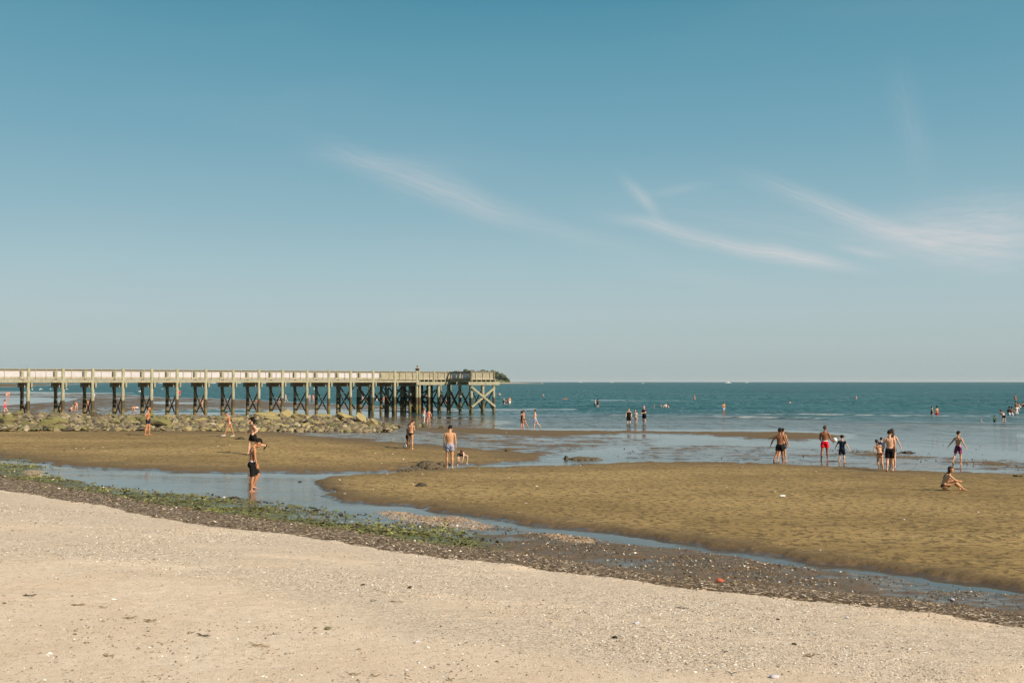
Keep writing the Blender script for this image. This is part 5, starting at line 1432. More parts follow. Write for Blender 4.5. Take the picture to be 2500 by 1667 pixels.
    def smooth_part(name, soup, mat, vox=None, sm=3, fold=0.0):
        me = remesh(soup, name, vox or max(voxel, .010), sm, .5)
        if fold:
            c = np.empty(len(me.vertices) * 3); me.vertices.foreach_get('co', c); c = c.reshape(-1, 3)
            nn = np.empty(len(me.vertices) * 3); me.vertex_normals.foreach_get('vector', nn); nn = nn.reshape(-1, 3)
            ang = np.arctan2(c @ fw, c @ rt); h = fbm(ang * 3.2 + 30, c[:, 2] * 5 + 10 + c[:, 0] * 9, 3) - .5
            c += nn * h[:, None] * fold; me.vertices.foreach_set('co', c.ravel())
        me.materials.append(mat); parts.append((name, me, None, mat))
    for wname, wmat, *opt in wear:
        o0 = opt[0] if opt else None
        if wname == 'shorts':
            ln = o0 or .5; q = Soup()
            q.add(loft([t0 - L1 * .01, t1 - L1 * .03, t1 + L1 * .02, P0 + L1 * .085], [hw * .84 * w, hw * 1.12 * w, hw * 1.10 * w, (hw * .30 + wa * .70) * 1.06 * w], [.108 * w, .130 * w, .124 * w, .098 * w], rt1))
            for s in (-1, 1): q.add(ell(P0 + rt1 * s * .068 * w - fw1 * .050 - L1 * .035, (rt1, fw1, L1), (.094 * w, .094 * w, .105)))
            for s, k in ((-1, 'L'), (1, 'R')):
                a = joints['hip' + k]; b = joints['knee' + k]; d = nrm(b - a); e = a + (b - a) * ln
                q.add(loft([a - d * .01, a + (e - a) * .5, e, e + d * .001], [.106 * w, .102 * w, (.092 + .012 * (1 - ln)) * w, .02], [.110 * w, .106 * w, (.098 + .012 * (1 - ln)) * w, .02], nrm(rt), endcap=False))
            smooth_part('swim_shorts', q, wmat, fold=.022)
            if len(opt) > 1:      # contrasting waistband
                q = Soup(); q.add(loft([P0 + L1 * .062, P0 + L1 * .105], [(hw * .35 + wa * .65) * 1.10 * w, (hw * .28 + wa * .72) * 1.08 * w], [.108 * w, .102 * w], rt1, endcap=False)); smooth_part('waistband', q, opt[1], vox=.008, sm=1)
        elif wname in ('tee', 'rash', 'tank', 'dress'):
            q = Soup(); g = 1.13 if wname in ('tee', 'dress') else 1.06; lo = {'tee': -.06, 'rash': .02, 'tank': -.02, 'dress': -.30}[wname]
            q.add(loft([P0 + L1 * lo if wname != 'dress' else P0 - up * .28, t1 + L1 * .02, t2, t3, t4, t5 - L2 * .02, t5 + L2 * .012], [hw * g * 1.02 * w if wname != 'dress' else .20, hw * g * w, wa * g * 1.06 * w, (wa + sw) * .50 * g * w, sw * g * w, sw * 1.0 * w, sw * .55 * w],
                       [.12 * w if wname != 'dress' else .16, .118 * w, .104 * w, .110 * w, .116 * w, .092 * w, .066 * w], rt1, endcap=False))
            sl = {'tee': .55, 'rash': .9, 'tank': 0, 'dress': 0}[wname]
            for k in 'LR':
                a = joints['sh' + k]; b = joints['el' + k]
                if sl:
                    q.add(loft([a - L2 * .0, a + (b - a) * .3, a + (b - a) * sl], [.064, .062, .058 if wname == 'tee' else .048], [.068, .064, .062 if wname == 'tee' else .050], rt, endcap=False)); q.add(ell(a, (rt2, fw2, L2), (.066, .068, .068)))
                if wname == 'rash' and o0 == 'long':
                    c = joints['wr' + k]; q.add(loft([b - (b - a) * .15, b, b + (c - b) * .9], [.046, .044, .030], [.046, .044, .028], rt))
            smooth_part('shirt' if wname != 'dress' else 'sundress', q, wmat, fold=.018)
        elif wname == 'briefs':      # bikini bottom
            hz = o0 or .050
            leg = -.100 + .58 * np.maximum(0, np.abs(tx) - .028)
            sel = ((kinds == 'T') | ((kinds == 'H') & (tpar < .45))) & (tz < hz) & (tz > leg)
            shell('bikini_bottom', sel, wmat)
        elif wname == 'bra':
            band = (np.abs(cz + .020) < .016); cups = (cy > .02) & (cz > -.050) & (cz < .030) & (np.abs(cx) < .125) & (np.abs(cz + .01) < .055 - .5 * np.maximum(0, np.abs(np.abs(cx) - .07) - .02))
            strap = (cz > .01) & (np.abs(np.abs(cx) - .085 + .25 * np.maximum(0, cz)) < .011)
            shell('bikini_top', (kinds == 'T') & (band | cups | strap) & (cz < .14), wmat)
        elif wname == 'onepiece':
            leg = -.100 + .52 * np.maximum(0, np.abs(tx) - .028)
            lowb = np.where(cy < 0, -.06, .05)
            sel = (((kinds == 'T') | ((kinds == 'H') & (tpar < .4))) & (tz > leg) & (cz < lowb)) | ((kinds == 'T') & (cz < .13) & (cz > lowb - .01) & (np.abs(np.abs(cx) - .075) < .013))
            shell('swimsuit', sel, wmat)
        elif wname == 'bracelet':
            k = o0 or 'L'; a = joints['wr' + k]; d = joints['fdv' + k]; q = Soup(); q.add(loft([a - d * .012, a + d * .004], [.030, .030], [.025, .025], rt, endcap=False)); smooth_part('wristband', q, wmat, vox=.006, sm=1)
        elif wname == 'cap':
            q = Soup(); q.add(ell(hc + hup * .035 * hs - ffw * .010, (frt, ffw, hup), (.092 * hs, .112 * hs, .090 * hs), ICO3)); q.add(ell(hc + hup * .045 + ffw * .12, (frt, ffw, hup), (.068, .075, .010))); smooth_part('cap', q, wmat, sm=2)
        elif wname == 'sunhat':
            q = Soup(); q.add(ell(hc + hup * .06 * hs, (frt, ffw, hup), (.095, .112, .085), ICO3)); q.add(ell(hc + hup * .055, (frt, ffw, hup), (.21, .23, .016), ICO3)); smooth_part('sun_hat', q, wmat, sm=1)
        elif wname == 'shoes':
            for k in 'LR':
                q = Soup()
                fd, fu, fl = joints['fd' + k], joints['fu' + k], joints['fl' + k]; hl, an, toe = joints['heel' + k], joints['ank' + k], joints['toe' + k]
                q.add(loft([hl - fd * .012 - fu * .006, an - fu * .045 + fd * .01, an + fd * .09 - fu * .05, toe + fd * .01], [.040, .043, .050, .042], [.036, .042, .034, .024], fl, 12))
                smooth_part('shoe', q, wmat, sm=2)
    # ---- hair
    hcol, hst = hair; hm = HAIRM[hcol]
    rsd = np.random.RandomState(int(abs(yaw)) + 5)
    if hst != 'none':
        q = Soup()
        curly = hst in ('curly', 'afro'); g = {'short': 1.15, 'curly': 1.17, 'afro': 1.30, 'buzz': 1.04}.get(hst, 1.12)
        v, f = ICO3
        v = v * np.array([.078 * hs, .096 * hs, .094 * hs]) * g
        nz_ = (fbm(v[:, 0] * 55 + 3, v[:, 1] * 55 + v[:, 2] * 47, 3, .6) - .5)
        v = v * (1 + nz_[:, None] * (.42 if curly else .16))
        c = hc + hup * (.030 + (.012 if curly else 0)) * hs - ffw * .024 * hs
        # trim the face opening and neck: squash vertices that hang over the brow
        fk = np.clip((.030 * hs - v[:, 2]) / .03, 0, 1) * np.clip((v[:, 1] + .01) / .03, 0, 1); v = v * (1 - .42 * fk[:, None]); v[(v[:, 2] < -.060), 2] = -.060
        q.add((v @ np.array([frt, ffw, hup]) + c, f))
        if hst in ('long', 'long_l', 'loose'):
            b0 = hc - ffw * .070 + hup * .02; dwn = nrm(-up * .86 - hup * .14 - fw2 * .10); dl = nrm(-L2 * 1.0)
            q.add(loft([b0 + hup * .03, hc - ffw * .085 - hup * .07, t5 - fw2 * .085 + L2 * .03, t5 - fw2 * .115 + dl * .10, t5 - fw2 * .118 + dl * .22], [.062, .078, .080, .070, .035], [.045, .042, .034, .028, .014], frt, 12))
            for s in (-1, 1): q.add(loft([hc + frt * s * .07 + hup * .03, hc + frt * s * .082 - hup * .08 - ffw * .01, t5 + rt2 * s * .07 - fw2 * .02 + L2 * .03], [.018, .024, .02], [.035, .035, .03], frt, 8))
        if hst == 'ponytail':
            q.add(loft([hc - ffw * .10 + hup * .04, hc - ffw * .14 - hup * .02, hc - ffw * .13 - hup * .14, hc - ffw * .11 - hup * .24], [.022, .032, .028, .010], [.022, .032, .026, .010], frt, 10))
        if hst == 'hanging':      # hair falling forward of a bent head
            q.add(loft([hc + hup * .06, hc + hup * .11 - up * .06, hc + hup * .10 - up * .17], [.075, .060, .02], [.065, .045, .02], frt, 10))
            q.add(loft([hc - ffw * .02, hc + hup * .05 - up * .15], [.07, .03], [.06, .03], frt, 10))
        if hst == 'bun': q.add(ell(hc - ffw * .09 + hup * .10, (frt, ffw, hup), (.045, .042, .042)))
        if hst == 'dreads':
            for i in range(26):
                a = -1.9 + 3.8 * rsd.rand(); b = rsd.rand()
                dr = nrm(-ffw * math.cos(a) * .8 + frt * math.sin(a) * .7 + hup * (.9 - 1.1 * b)); p = hc + hup * .04 + dr * .09
                out = nrm(dr + np.array([.55, .1, .15 - .3 * b])); pts = [p, p + out * .09, p + out * .18 - up * (.03 + .06 * b), p + out * .26 - up * (.06 + .15 * b)]
                q.add(loft(pts, [.016, .015, .013, .008], [.016, .015, .013, .008], [0.1, 0.2, 1.0], 8))
        smooth_part('hair', q, hm, vox=max(voxel, .010), sm=1)
    if beard:
        q = Soup(); q.add(ell(hc - hup * .085 + ffw * .055, (frt, ffw, hup), (.050, .045, .045), ICO3)); q.add(loft([hc + frt * .062 - hup * .02 + ffw * .01, hc - hup * .075 + ffw * .06, hc - frt * .062 - hup * .02 + ffw * .01], [.016, .03, .016], [.012, .02, .012], hup, 10)); smooth_part('beard', q, hm, vox=.008, sm=1)
    allv = co
    zmax = max(allv[:, 2].max(), (hc + hup * .12 * hs)[2] + (0.03 if hair[1] in ('afro', 'curly') else 0.0))
    zmin = co[:, 2].min()
    return body, parts, zmin, zmax, joints

HEIGHTS = []
def person(px, foot, top, label, yaw=0, H=None, water=False, stand=None, group=None, seat_dx=0, base=None, **k):
    """foot: photo row of the lowest visible point (sole or water line); top: row of the top of the head"""
    if base is None:
        X, Y, z = place(px, foot); X, Y, z = float(X[0]), float(Y[0]), float(z[0])
        if water: z = float(z_water(np.array([X]), np.array([Y]))[0])
    else: X, Y, z = base
    # view direction in plan: turn the pose so that 'right' means across the view
    bearing = math.degrees(math.atan2(X, Y))
    vox = k.pop('voxel', .009 if Y < 60 else (.014 if Y < 100 else .022))
    k['fingers'] = vox < .02
    body, parts, zmin, zmax, J = figure(yaw + bearing, voxel=vox, **k)
    vis = (foot - top) * math.hypot(X, Y) * math.cos(math.atan2(X, Y)) / F
    ph = zmax - zmin
    if water and H: sc = H / 1.75; sub = max(0.03, ph * sc - vis)
    elif H and base is not None: sc = H / 1.75; sub = 0
    else: sc = vis / ph; sub = 0.0
    HEIGHTS.append((label[:34], round(sc * 1.75, 2), round(Y, 1)))
    o = bpy.data.objects.new('person', body); COL.objects.link(o)
    o.location = (X, Y, z - zmin * sc - sub); o.scale = (sc, sc, sc)
    for (nm, a, b, mat) in parts:
        if b is None: c = bpy.data.objects.new(nm, a); COL.objects.link(c)
        else:
            c = make_obj(nm, a, b, mat, None, True)
        c.parent = o
    tag(o, label, 'person', group)
    if k.get('child', 0) > 0.4: o['category'] = 'child'
    return o, J, sc
# ------------------------------------------------------------------ near and middle-distance people
# legs: (thigh forward, outward, shin forward, outward); arms: (upper forward, outward, fore forward, outward, curl)
WH = cloth('white_cloth', (0.72, 0.72, 0.70)); GREYB = cloth('grey_blue_pattern', (0.28, 0.29, 0.38), 'floral', [(0.10, 0.11, 0.20), (0.50, 0.48, 0.56)])
BANDP = cloth('patterned_waistband', (0.62, 0.55, 0.62), 'floral', [(0.08, 0.07, 0.20), (0.75, 0.72, 0.75)]); PINKB = cloth('dark_shorts_pink_splash', (0.10, 0.03, 0.07), 'blotch', [(0.62, 0.10, 0.32)])
RED = cloth('bright_red_shorts', (0.72, 0.015, 0.03)); CORAL = cloth('coral_swim_cloth', (0.70, 0.22, 0.14)); BLUE = cloth('blue_rash_cloth', (0.03, 0.11, 0.26)); SKY_ = cloth('light_blue_cloth', (0.25, 0.42, 0.56))
NAVT = cloth('dark_navy_tee', (0.02, 0.032, 0.055)); DGREY = cloth('dark_grey_shorts', (0.035, 0.035, 0.045)); BEIGE = cloth('nude_pink_swim_cloth', (0.62, 0.34, 0.26)); DKGREEN = cloth('dark_green_swim_cloth', (0.03, 0.04, 0.03))
BROWNB = cloth('brown_bikini_cloth', (0.10, 0.035, 0.02)); PINK = cloth('hot_pink_cloth', (0.62, 0.06, 0.14)); YEL = cloth('neon_yellow_cloth', (0.62, 0.72, 0.20)); LAV = cloth('lavender_cloth', (0.42, 0.36, 0.48)); BLK = BLACK(); NVY = NAVY()
TEAL = cloth('dark_teal_cloth', (0.02, 0.07, 0.10)); BWB = cloth('blue_white_pattern', (0.65, 0.68, 0.75), 'floral', [(0.08, 0.12, 0.30), (0.55, 0.6, 0.72)]); STR = cloth('black_white_cloth', (0.65, 0.62, 0.6), 'stripe', [(0.03, 0.03, 0.03)]); CREAM = cloth('cream_cloth', (0.66, 0.58, 0.44)); PURP = cloth('dark_purple_cloth', (0.06, 0.03, 0.07))

person(614, 1201, 1074, 'boy in baggy black shorts wading in the channel with his head bowed, nearest person', yaw=78, child=0.25, skin='tan', hair=('black', 'curly'), build=0.84, voxel=.0075,
       legL=(34, 3, -24, 2), legR=(2, 3, -6, 2), armL=(10, 8, 24, 2, 25), armR=(4, 6, 14, 0, 25), lean=(2, 0), bend=(9, 0), head=(42, 0), feet=(-6, 0), wear=[('shorts', BLK, .88, BANDP)])
person(617, 1110, 1020, 'bearded man with flying black dreadlocks jogging in black shorts and dark shoes', yaw=-116, skin='light', hair=('black', 'dreads'), beard=True, build=1.05, voxel=.0085,
       legR=(18, 3, 6, 2), legL=(-18, 6, -84, 10), armL=(-34, 20, 55, 8, 50), armR=(-22, 26, 62, -18, 50), lean=(7, 0), bend=(9, 0), head=(6, -8), feet=(-50, 4), wear=[('shorts', BLK, .55), ('shoes', BLK)])
person(560, 1066, 1005.5, 'slim woman in a skin-toned bikini and white shoes striding left before the jetty', yaw=-86, sex='f', skin='tan', hair=('brown', 'bun'), build=0.88,
       legL=(30, 3, 16, 2), legR=(-22, 3, -12, 2), armL=(40, 10, 62, 2), armR=(6, 10, 36, 2), lean=(8, 0), bend=(14, 0), head=(32, 0), feet=(0, -14), wear=[('briefs', BEIGE), ('bra', BEIGE), ('shoes', WH)])
person(361, 1063, 992, 'muscular tanned man in short navy trunks with hands on hips beside the jetty', yaw=92, skin='tan', hair=('black', 'buzz'), build=1.02,
       legL=(10, 4, -2, 2), legR=(-12, 4, -10, 2), armL=(-40, 24, 34, -14), armR=(-42, 30, 30, -18), lean=(-1, 0), bend=(1, 0), head=(4, 4), feet=(0, 0), wear=[('shorts', NVY, .42)])
person(1003, 1097, 1026, 'woman in a black bikini bottom seen from behind near the football, hands before her', yaw=28, sex='f', skin='gold', hair=('brown', 'ponytail'), build=0.95,
       legL=(2, 3, -2, 2), legR=(-3, 3, -4, 3), armL=(8, 6, 66, -22), armR=(12, 8, 72, -24), lean=(3, 0), bend=(6, 0), head=(32, 26), wear=[('briefs', BLK, .055), ('bra', BEIGE)])
person(995, 1094, 1036, 'dark-skinned figure in black trunks half hidden behind the black-bikini woman', yaw=60, skin='dark', hair=('black', 'short'), build=0.88, child=.3,  # dark skin tone stands in for the shade on this figure
       legL=(4, 3, 0, 2), legR=(-4, 3, -4, 2), armL=(6, 8, 20, 0), armR=(6, 6, 30, 0), lean=(4, 0), head=(20, 0), wear=[('shorts', BLK, .5)])
person(1098, 1143, 1040, 'man in pale blue patterned shorts seen from behind by the mud heap', yaw=4, skin='gold', hair=('black', 'short'), build=1.0, voxel=.008,
       legL=(5, 3, -1, 1), legR=(-5, 2, -4, 1), armL=(4, 9, 8, 4), armR=(0, 10, 6, 2), lean=(0, 0), bend=(5, 0), head=(28, 8), feet=(0, 0), wear=[('shorts', GREYB, .46), ('bracelet', BLK, 'L')])
person(1123, 1130, 1089, 'pale auburn-haired person squatting, hands in the sand, beside the man in patterned shorts', yaw=172, sex='f', skin='pale', hair=('auburn', 'short'), build=0.86,
       legL=(70, 52, -14, -4), legR=(60, 14, -14, 0), armL=(30, -4, 10, -16, 40), armR=(30, 0, 10, -12, 40), lean=(58, 0), bend=(86, 0), head=(12, 0), wear=[('onepiece', DKGREEN)])
person(1034, 1036.5, 995, 'girl with long brown hair in light blue shorts walking towards the pier', yaw=20, sex='f', skin='pale', hair=('auburn', 'long'), build=0.9,
       legL=(4, 2, 0, 2), legR=(-8, 4, -36, 6), armL=(0, 7, 10, 2), armR=(6, 8, 24, 2), feet=(0, -30), wear=[('shorts', SKY_, .22), ('bra', SKY_)])
person(1046.5, 1035.5, 998, 'girl in a coral swimsuit walking beside the girl in light blue shorts', yaw=12, sex='f', skin='pink', hair=('brown', 'ponytail'), build=0.95,
       legL=(-10, 3, -12, 2), legR=(10, 3, 4, 2), armL=(-4, 12, 4, 6), armR=(-6, 26, 6, 20), bend=(4, 0), wear=[('onepiece', CORAL)])
person(1904, 1131, 1042, 'brown-haired man in black shorts jogging away, nearer of the overlapping pair', yaw=16, skin='brown', hair=('black', 'curly'), build=1.0,
       legL=(-14, 6, -58, 4), legR=(12, 3, 2, 3), armL=(-14, 34, 20, 26, 40), armR=(-4, 20, 34, 8, 50), lean=(4, 0), bend=(6, 0), head=(2, -4), feet=(-62, 0), wear=[('shorts', BLK, .52)])
person(1911, 1127, 1046, 'man half hidden behind the jogging man in black shorts, arm flung out left', yaw=30, skin='gold', hair=('black', 'short'), build=0.92,
       legL=(-16, 6, -18, 5), legR=(12, 2, 4, 2), armL=(-30, 68, -20, 74), armR=(12, 10, 30, 4), lean=(3, 0), wear=[('shorts', DGREY, .5)])
o, J, sc = person(2014, 1125, 1040, 'man in bright red shorts walking away with a white ball under his right arm', yaw=6, skin='brown', hair=('brown', 'short'), build=1.0,
       legL=(-16, 5, -24, 4), legR=(10, 3, 0, 2), armL=(10, 12, 52, -14), armR=(8, 20, 38, 24, 40), lean=(1, 0), head=(10, 24), feet=(-24, 0), wear=[('shorts', RED, .56, WH)])
RED_MAN = (o, J, sc)
person(2056, 1128, 1062, 'boy in a black cap and navy tee walking away behind the man in red shorts', yaw=20, child=0.9, skin='light', hair=('black', 'short'), build=1.02,
       legL=(-10, 3, -14, 3), legR=(8, 3, 0, 2), armL=(0, 34, 6, 26), armR=(-14, 32, -4, 34), wear=[('tee', NAVT), ('shorts', DGREY, .92), ('cap', BLK)])
person(2149, 1147, 1074, 'girl in a brown bikini running away, one foot kicked up', yaw=-14, sex='f', skin='gold', hair=('brown', 'ponytail'), build=0.98,
       legL=(16, 4, -64, 2), legR=(-12, -2, -16, 8), armL=(-20, 20, 26, -30, 30), armR=(20, 10, 50, 4), lean=(16, -6), bend=(18, -12), head=(6, -10), feet=(-60, -6), wear=[('briefs', BROWNB, .055), ('bra', BROWNB)])
person(2152, 1121, 1068, 'small child in a blue rash shirt just beyond the running girl', yaw=20, child=1.0, skin='light', hair=('black', 'short'), build=1.02,
       legL=(5, 3, 0, 2), legR=(-5, 3, -4, 2), armL=(4, 16, 10, 10), armR=(0, 20, 10, 12), wear=[('rash', BLUE, 'long'), ('shorts', DGREY, .7)])
person(2173, 1151, 1050.5, 'pale-backed man in long black trunks walking away behind the running girl', yaw=0, skin='light', hair=('black', 'curly'), build=1.0, voxel=.008,
       legL=(-6, 2, -16, 3), legR=(6, 2, -1, 1), armL=(-4, 12, 4, 4), armR=(0, 8, 12, 0), lean=(1, 0), bend=(3, 0), head=(12, 4), feet=(-14, 0), wear=[('shorts', BLK, .76)])
person(2179, 1141, 1046, 'person with fair shoulders hidden behind the man in long black trunks, right arm out', yaw=4, sex='f', skin='light', hair=('brown', 'long'), build=0.95,
       legL=(4, 2, 0, 1), legR=(-4, 2, -4, 1), armL=(0, 10, 6, 4), armR=(-6, 26, 0, 22), wear=[('shorts', DGREY, .4), ('bra', BLK)])
person(2340, 1131, 1050, 'man in dark trunks with a pink splash striding along the weedy lagoon edge', yaw=18, skin='gold', hair=('black', 'curly'), build=0.9,
       legL=(-22, 6, -34, 6), legR=(12, 2, -8, 2), armL=(-8, 36, 6, 40, 20), armR=(-22, 28, -6, 34, 20), lean=(1, 0), head=(8, 20), feet=(-30, 0), wear=[('shorts', PINKB, .72)])
person(2306, 1197, 1139, 'long-haired woman in a bikini sitting on the sandbank hugging her raised knees', yaw=78, sex='f', skin='gold', hair=('brown', 'long'), build=1.14, voxel=.008,
       legL=(120, 3, 40, 2), legR=(116, 3, 50, 2), armL=(40, 6, 84, -40, 30), armR=(50, 6, 76, -28, 30), lean=(4, 0), bend=(34, 0), head=(-10, 22), feet=(-4, -4), wear=[('briefs', BROWNB, .045), ('bra', CREAM)])
# walkers at the water's edge
person(1279, 1047, 1001, 'walker in a straw sun hat heading left along the water edge', yaw=-70, skin='tan', hair=('black', 'short'), legL=(10, 3, 6, 2), legR=(-22, 3, -34, 3), armL=(0, 8, 10, 2), armR=(0, 8, 10, 2), head=(10, 0), wear=[('briefs', BLK), ('sunhat', cloth('straw', (0.42, 0.26, 0.12)))], sex='f')
person(1274, 1046.6, 1004, 'dark-haired girl mostly hidden left of the straw-hat walker', yaw=-70, skin='pink', hair=('black', 'curly'), sex='f', legL=(6, 3, 2, 2), legR=(-10, 3, -14, 2), wear=[('onepiece', BLK)])
person(1307, 1047, 1000, 'man in grey patterned shorts walking left along the water edge', yaw=-82, skin='light', hair=('brown', 'short'), legL=(12, 3, 0, 2), legR=(-24, 3, -44, 2), armL=(4, 8, 14, 2), armR=(-6, 8, 8, 2), feet=(0, -20), wear=[('shorts', GREYB, .7)])
# three standing in the shallows
person(1535, 1034, 997, 'person all in black, leftmost of three wading abreast', yaw=175, H=1.72, water=True, skin='pale', hair=('brown', 'short'), build=1.12, armL=(14, 10, 30, -10), armR=(4, 12, 14, 4), wear=[('tee', BLK), ('shorts', BLK, .8)])
person(1552, 1033, 1000, 'woman in a cream swimsuit, middle of three wading abreast', yaw=200, H=1.62, water=True, sex='f', skin='pale', hair=('brown', 'long'), armL=(4, 14, 10, 4), armR=(4, 16, 10, 8), wear=[('onepiece', CREAM)])
person(1573, 1034, 991.5, 'person in a pink cap and dark top, rightmost of three wading abreast', yaw=210, H=1.78, water=True, skin='light', hair=('brown', 'short'), build=1.05, armL=(30, 6, 80, -20), armR=(20, 8, 70, -20), wear=[('tee', PURP), ('shorts', BLK, .75), ('cap', cloth('pink_cap', (0.6, 0.35, 0.42)))])
person(1767, 1014, 981, 'tanned man in light shorts standing alone in the shallows near the first breakers', yaw=150, skin='tan', hair=('black', 'short'), armR=(10, 10, 30, 4), wear=[('shorts', SKY_, .5)])
# the pink girl and far groups at the left
person(12, 1009, 975, 'girl in a hot pink swimsuit walking at the left photo edge behind the jetty', yaw=-75, sex='f', child=.5, skin='pink', hair=('brown', 'short'), legL=(4, 3, -4, 2), legR=(-26, 3, -38, 3), armL=(10, 8, 30, 2), lean=(2, 0), head=(14, 0), wear=[('onepiece', PINK), ('shorts', PINK, .15)])
person(16, 972, 955, 'person in a white bottom, left of a close pair at the far left flats', yaw=180, sex='f', skin='pink', hair=('brown', 'short'), wear=[('briefs', WH, .1), ('bra', CORAL)])
person(21.5, 971, 955, 'person holding something white, right of a close pair at the far left flats', yaw=150, skin='pink', hair=('brown', 'short'), armR=(20, 8, 70, 0), wear=[('shorts', CORAL, .4)])
person(171, 1004, 990, 'child crouching at a pool behind the jetty beside a bending playmate', yaw=50, child=.9, skin='pink', hair=('brown', 'short'), legL=(120, 6, -20, 2), legR=(120, 6, -20, 2), armL=(50, 4, 40, 0), armR=(50, 4, 40, 0), lean=(35, 0), wear=[('shorts', PURP, .5)])
person(186, 1003, 980.5, 'child with brown hair bending over the pool behind the jetty', yaw=200, child=.7, sex='f', skin='light', hair=('brown', 'hanging'), legL=(10, 4, -8, 2), legR=(10, 4, -8, 2), armL=(30, 4, 20, 0), armR=(30, 4, 20, 0), lean=(60, 0), bend=(82, 0), wear=[('shorts', CORAL, .4)])
person(213, 1001, 975, 'tanned person standing behind the cross brace of the third pile pair', yaw=185, skin='tan', hair=('brown', 'short'), wear=[('shorts', BEIGE, .3)])
person(148, 1003, 1003 - 12, 'small tan child sitting in the pool by the second pile pair', yaw=120, child=.9, skin='tan', hair=('brown', 'short'), legL=(100, 6, 60, 2), legR=(100, 6, 60, 2), lean=(5, 0), wear=[('shorts', DGREY, .4)])
person(334, 1005, 991.5, 'pale person stooping low behind the jetty near the fifth pile pair', yaw=-80, skin='pink', hair=('brown', 'short'), legL=(70, 4, -40, 2), legR=(70, 4, -40, 2), armL=(20, 4, 10, 0), armR=(20, 4, 10, 0), lean=(75, 0), bend=(95, 0), wear=[('shorts', CREAM, .3)])
person(438.5, 967.5, 951, 'person all in red standing at the far water line right of the sixth pile pair', yaw=180, sex='f', skin='pink', hair=('brown', 'short'), wear=[('tee', RED), ('shorts', RED, .5)])
person(492, 996, 970.5, 'pale person walking behind the brace of the seventh pile pair', yaw=10, skin='light', hair=('blond', 'short'), legL=(10, 3, 4, 2), legR=(-12, 3, -18, 2), wear=[('shorts', BEIGE, .3)])
person(619, 984, 973, 'sitting sunbather on the far sand, left one of a close pair', yaw=-90, skin='pink', hair=('brown', 'short'), legL=(95, 3, 50, 2), legR=(100, 3, 40, 2), lean=(-20, 0), wear=[('shorts', CORAL, .3)])
person(627, 983.5, 973, 'sitting sunbather on the far sand, right one of a close pair', yaw=-70, sex='f', skin='pink', hair=('brown', 'short'), legL=(100, 3, 40, 2), legR=(110, 3, 30, 2), lean=(-5, 0), wear=[('onepiece', CORAL)])
person(683, 986, 970.5, 'person in a black and white top bending behind the eleventh pile pair', yaw=-90, skin='light', hair=('black', 'short'), legL=(30, 3, -10, 2), legR=(-5, 3, -10, 2), armL=(20, 4, 10, 0), armR=(20, 4, 10, 0), lean=(60, 0), bend=(80, 0), wear=[('tee', STR), ('shorts', BLK, .4)])
person(697.5, 981, 960, 'pale woman with dark hair striding left at the far water edge', yaw=-80, sex='f', skin='pale', hair=('brown', 'short'), legL=(6, 3, 2, 2), legR=(-22, 3, -40, 3), wear=[('onepiece', BEIGE)])
person(755.5, 981.5, 962, 'person in a black and white swimsuit right of the twelfth pile pair', yaw=160, sex='f', skin='pale', hair=('brown', 'short'), wear=[('onepiece', STR)])
person(765, 981.5, 960, 'girl in a red-orange swimsuit at the far water edge, before the bathers', yaw=-60, sex='f', skin='pink', hair=('brown', 'long'), legL=(4, 3, 0, 2), legR=(-10, 3, -14, 2), wear=[('onepiece', CORAL)])
person(770, 980.5, 963.5, 'person overlapping the red-orange girl on her right', yaw=-40, skin='pink', hair=('brown', 'short'), legL=(4, 3, 0, 2), legR=(-16, 3, -30, 2), wear=[('shorts', CORAL, .4)])
person(767, 953, 946, 'bather with white top and dark trunks far out behind the pier', yaw=180, H=1.7, water=True, skin='pale', hair=('brown', 'short'), wear=[('tee', WH), ('shorts', NVY, .4)])
person(886, 981, 966, 'pink-shirted person at the water edge behind the fourteenth pile pair', yaw=-60, sex='f', skin='pink', hair=('brown', 'short'), wear=[('tee', cloth('pale_pink', (0.65, 0.42, 0.40))), ('shorts', CORAL, .4)], legR=(-14, 3, -24, 2))
person(920, 981.5, 967, 'child in white trousers with an arm raised at the water edge', yaw=100, child=.6, skin='pink', hair=('brown', 'short'), armR=(80, 10, 90, 0), armL=(60, 20, 80, 10), wear=[('shorts', WH, .98), ('tank', CORAL)])
person(937, 984, 967, 'person in pink partly hidden by the fifteenth pile pair', yaw=180, sex='f', skin='pink', hair=('brown', 'short'), wear=[('onepiece', CORAL)])
person(942, 991, 977.5, 'pale person stooping over the wet sand by the fifteenth pile pair', yaw=80, skin='pale', hair=('black', 'short'), legL=(60, 4, -30, 2), legR=(30, 4, -20, 2), armL=(20, 4, 10, 0), armR=(20, 4, 10, 0), lean=(60, 0), bend=(85, 0), wear=[('shorts', CREAM, .5)])
person(953, 991, 980, 'black-haired child crouching at the foot of the fifteenth pile pair', yaw=-60, child=.7, skin='dark', hair=('black', 'short'), legL=(110, 6, -20, 2), legR=(110, 6, -20, 2), lean=(35, 0), wear=[('shorts', BLK, .5)])
person(1005, 991, 982, 'small child in white seen between the dark piles', yaw=180, child=1.0, skin='pale', hair=('blond', 'short'), wear=[('tee', WH)])
person(1088.5, 989, 974, 'person in pink wading, framed between the pier head piles', yaw=185, sex='f', skin='pink', hair=('brown', 'short'), wear=[('onepiece', cloth('pale_pink', (0.65, 0.42, 0.40)))])
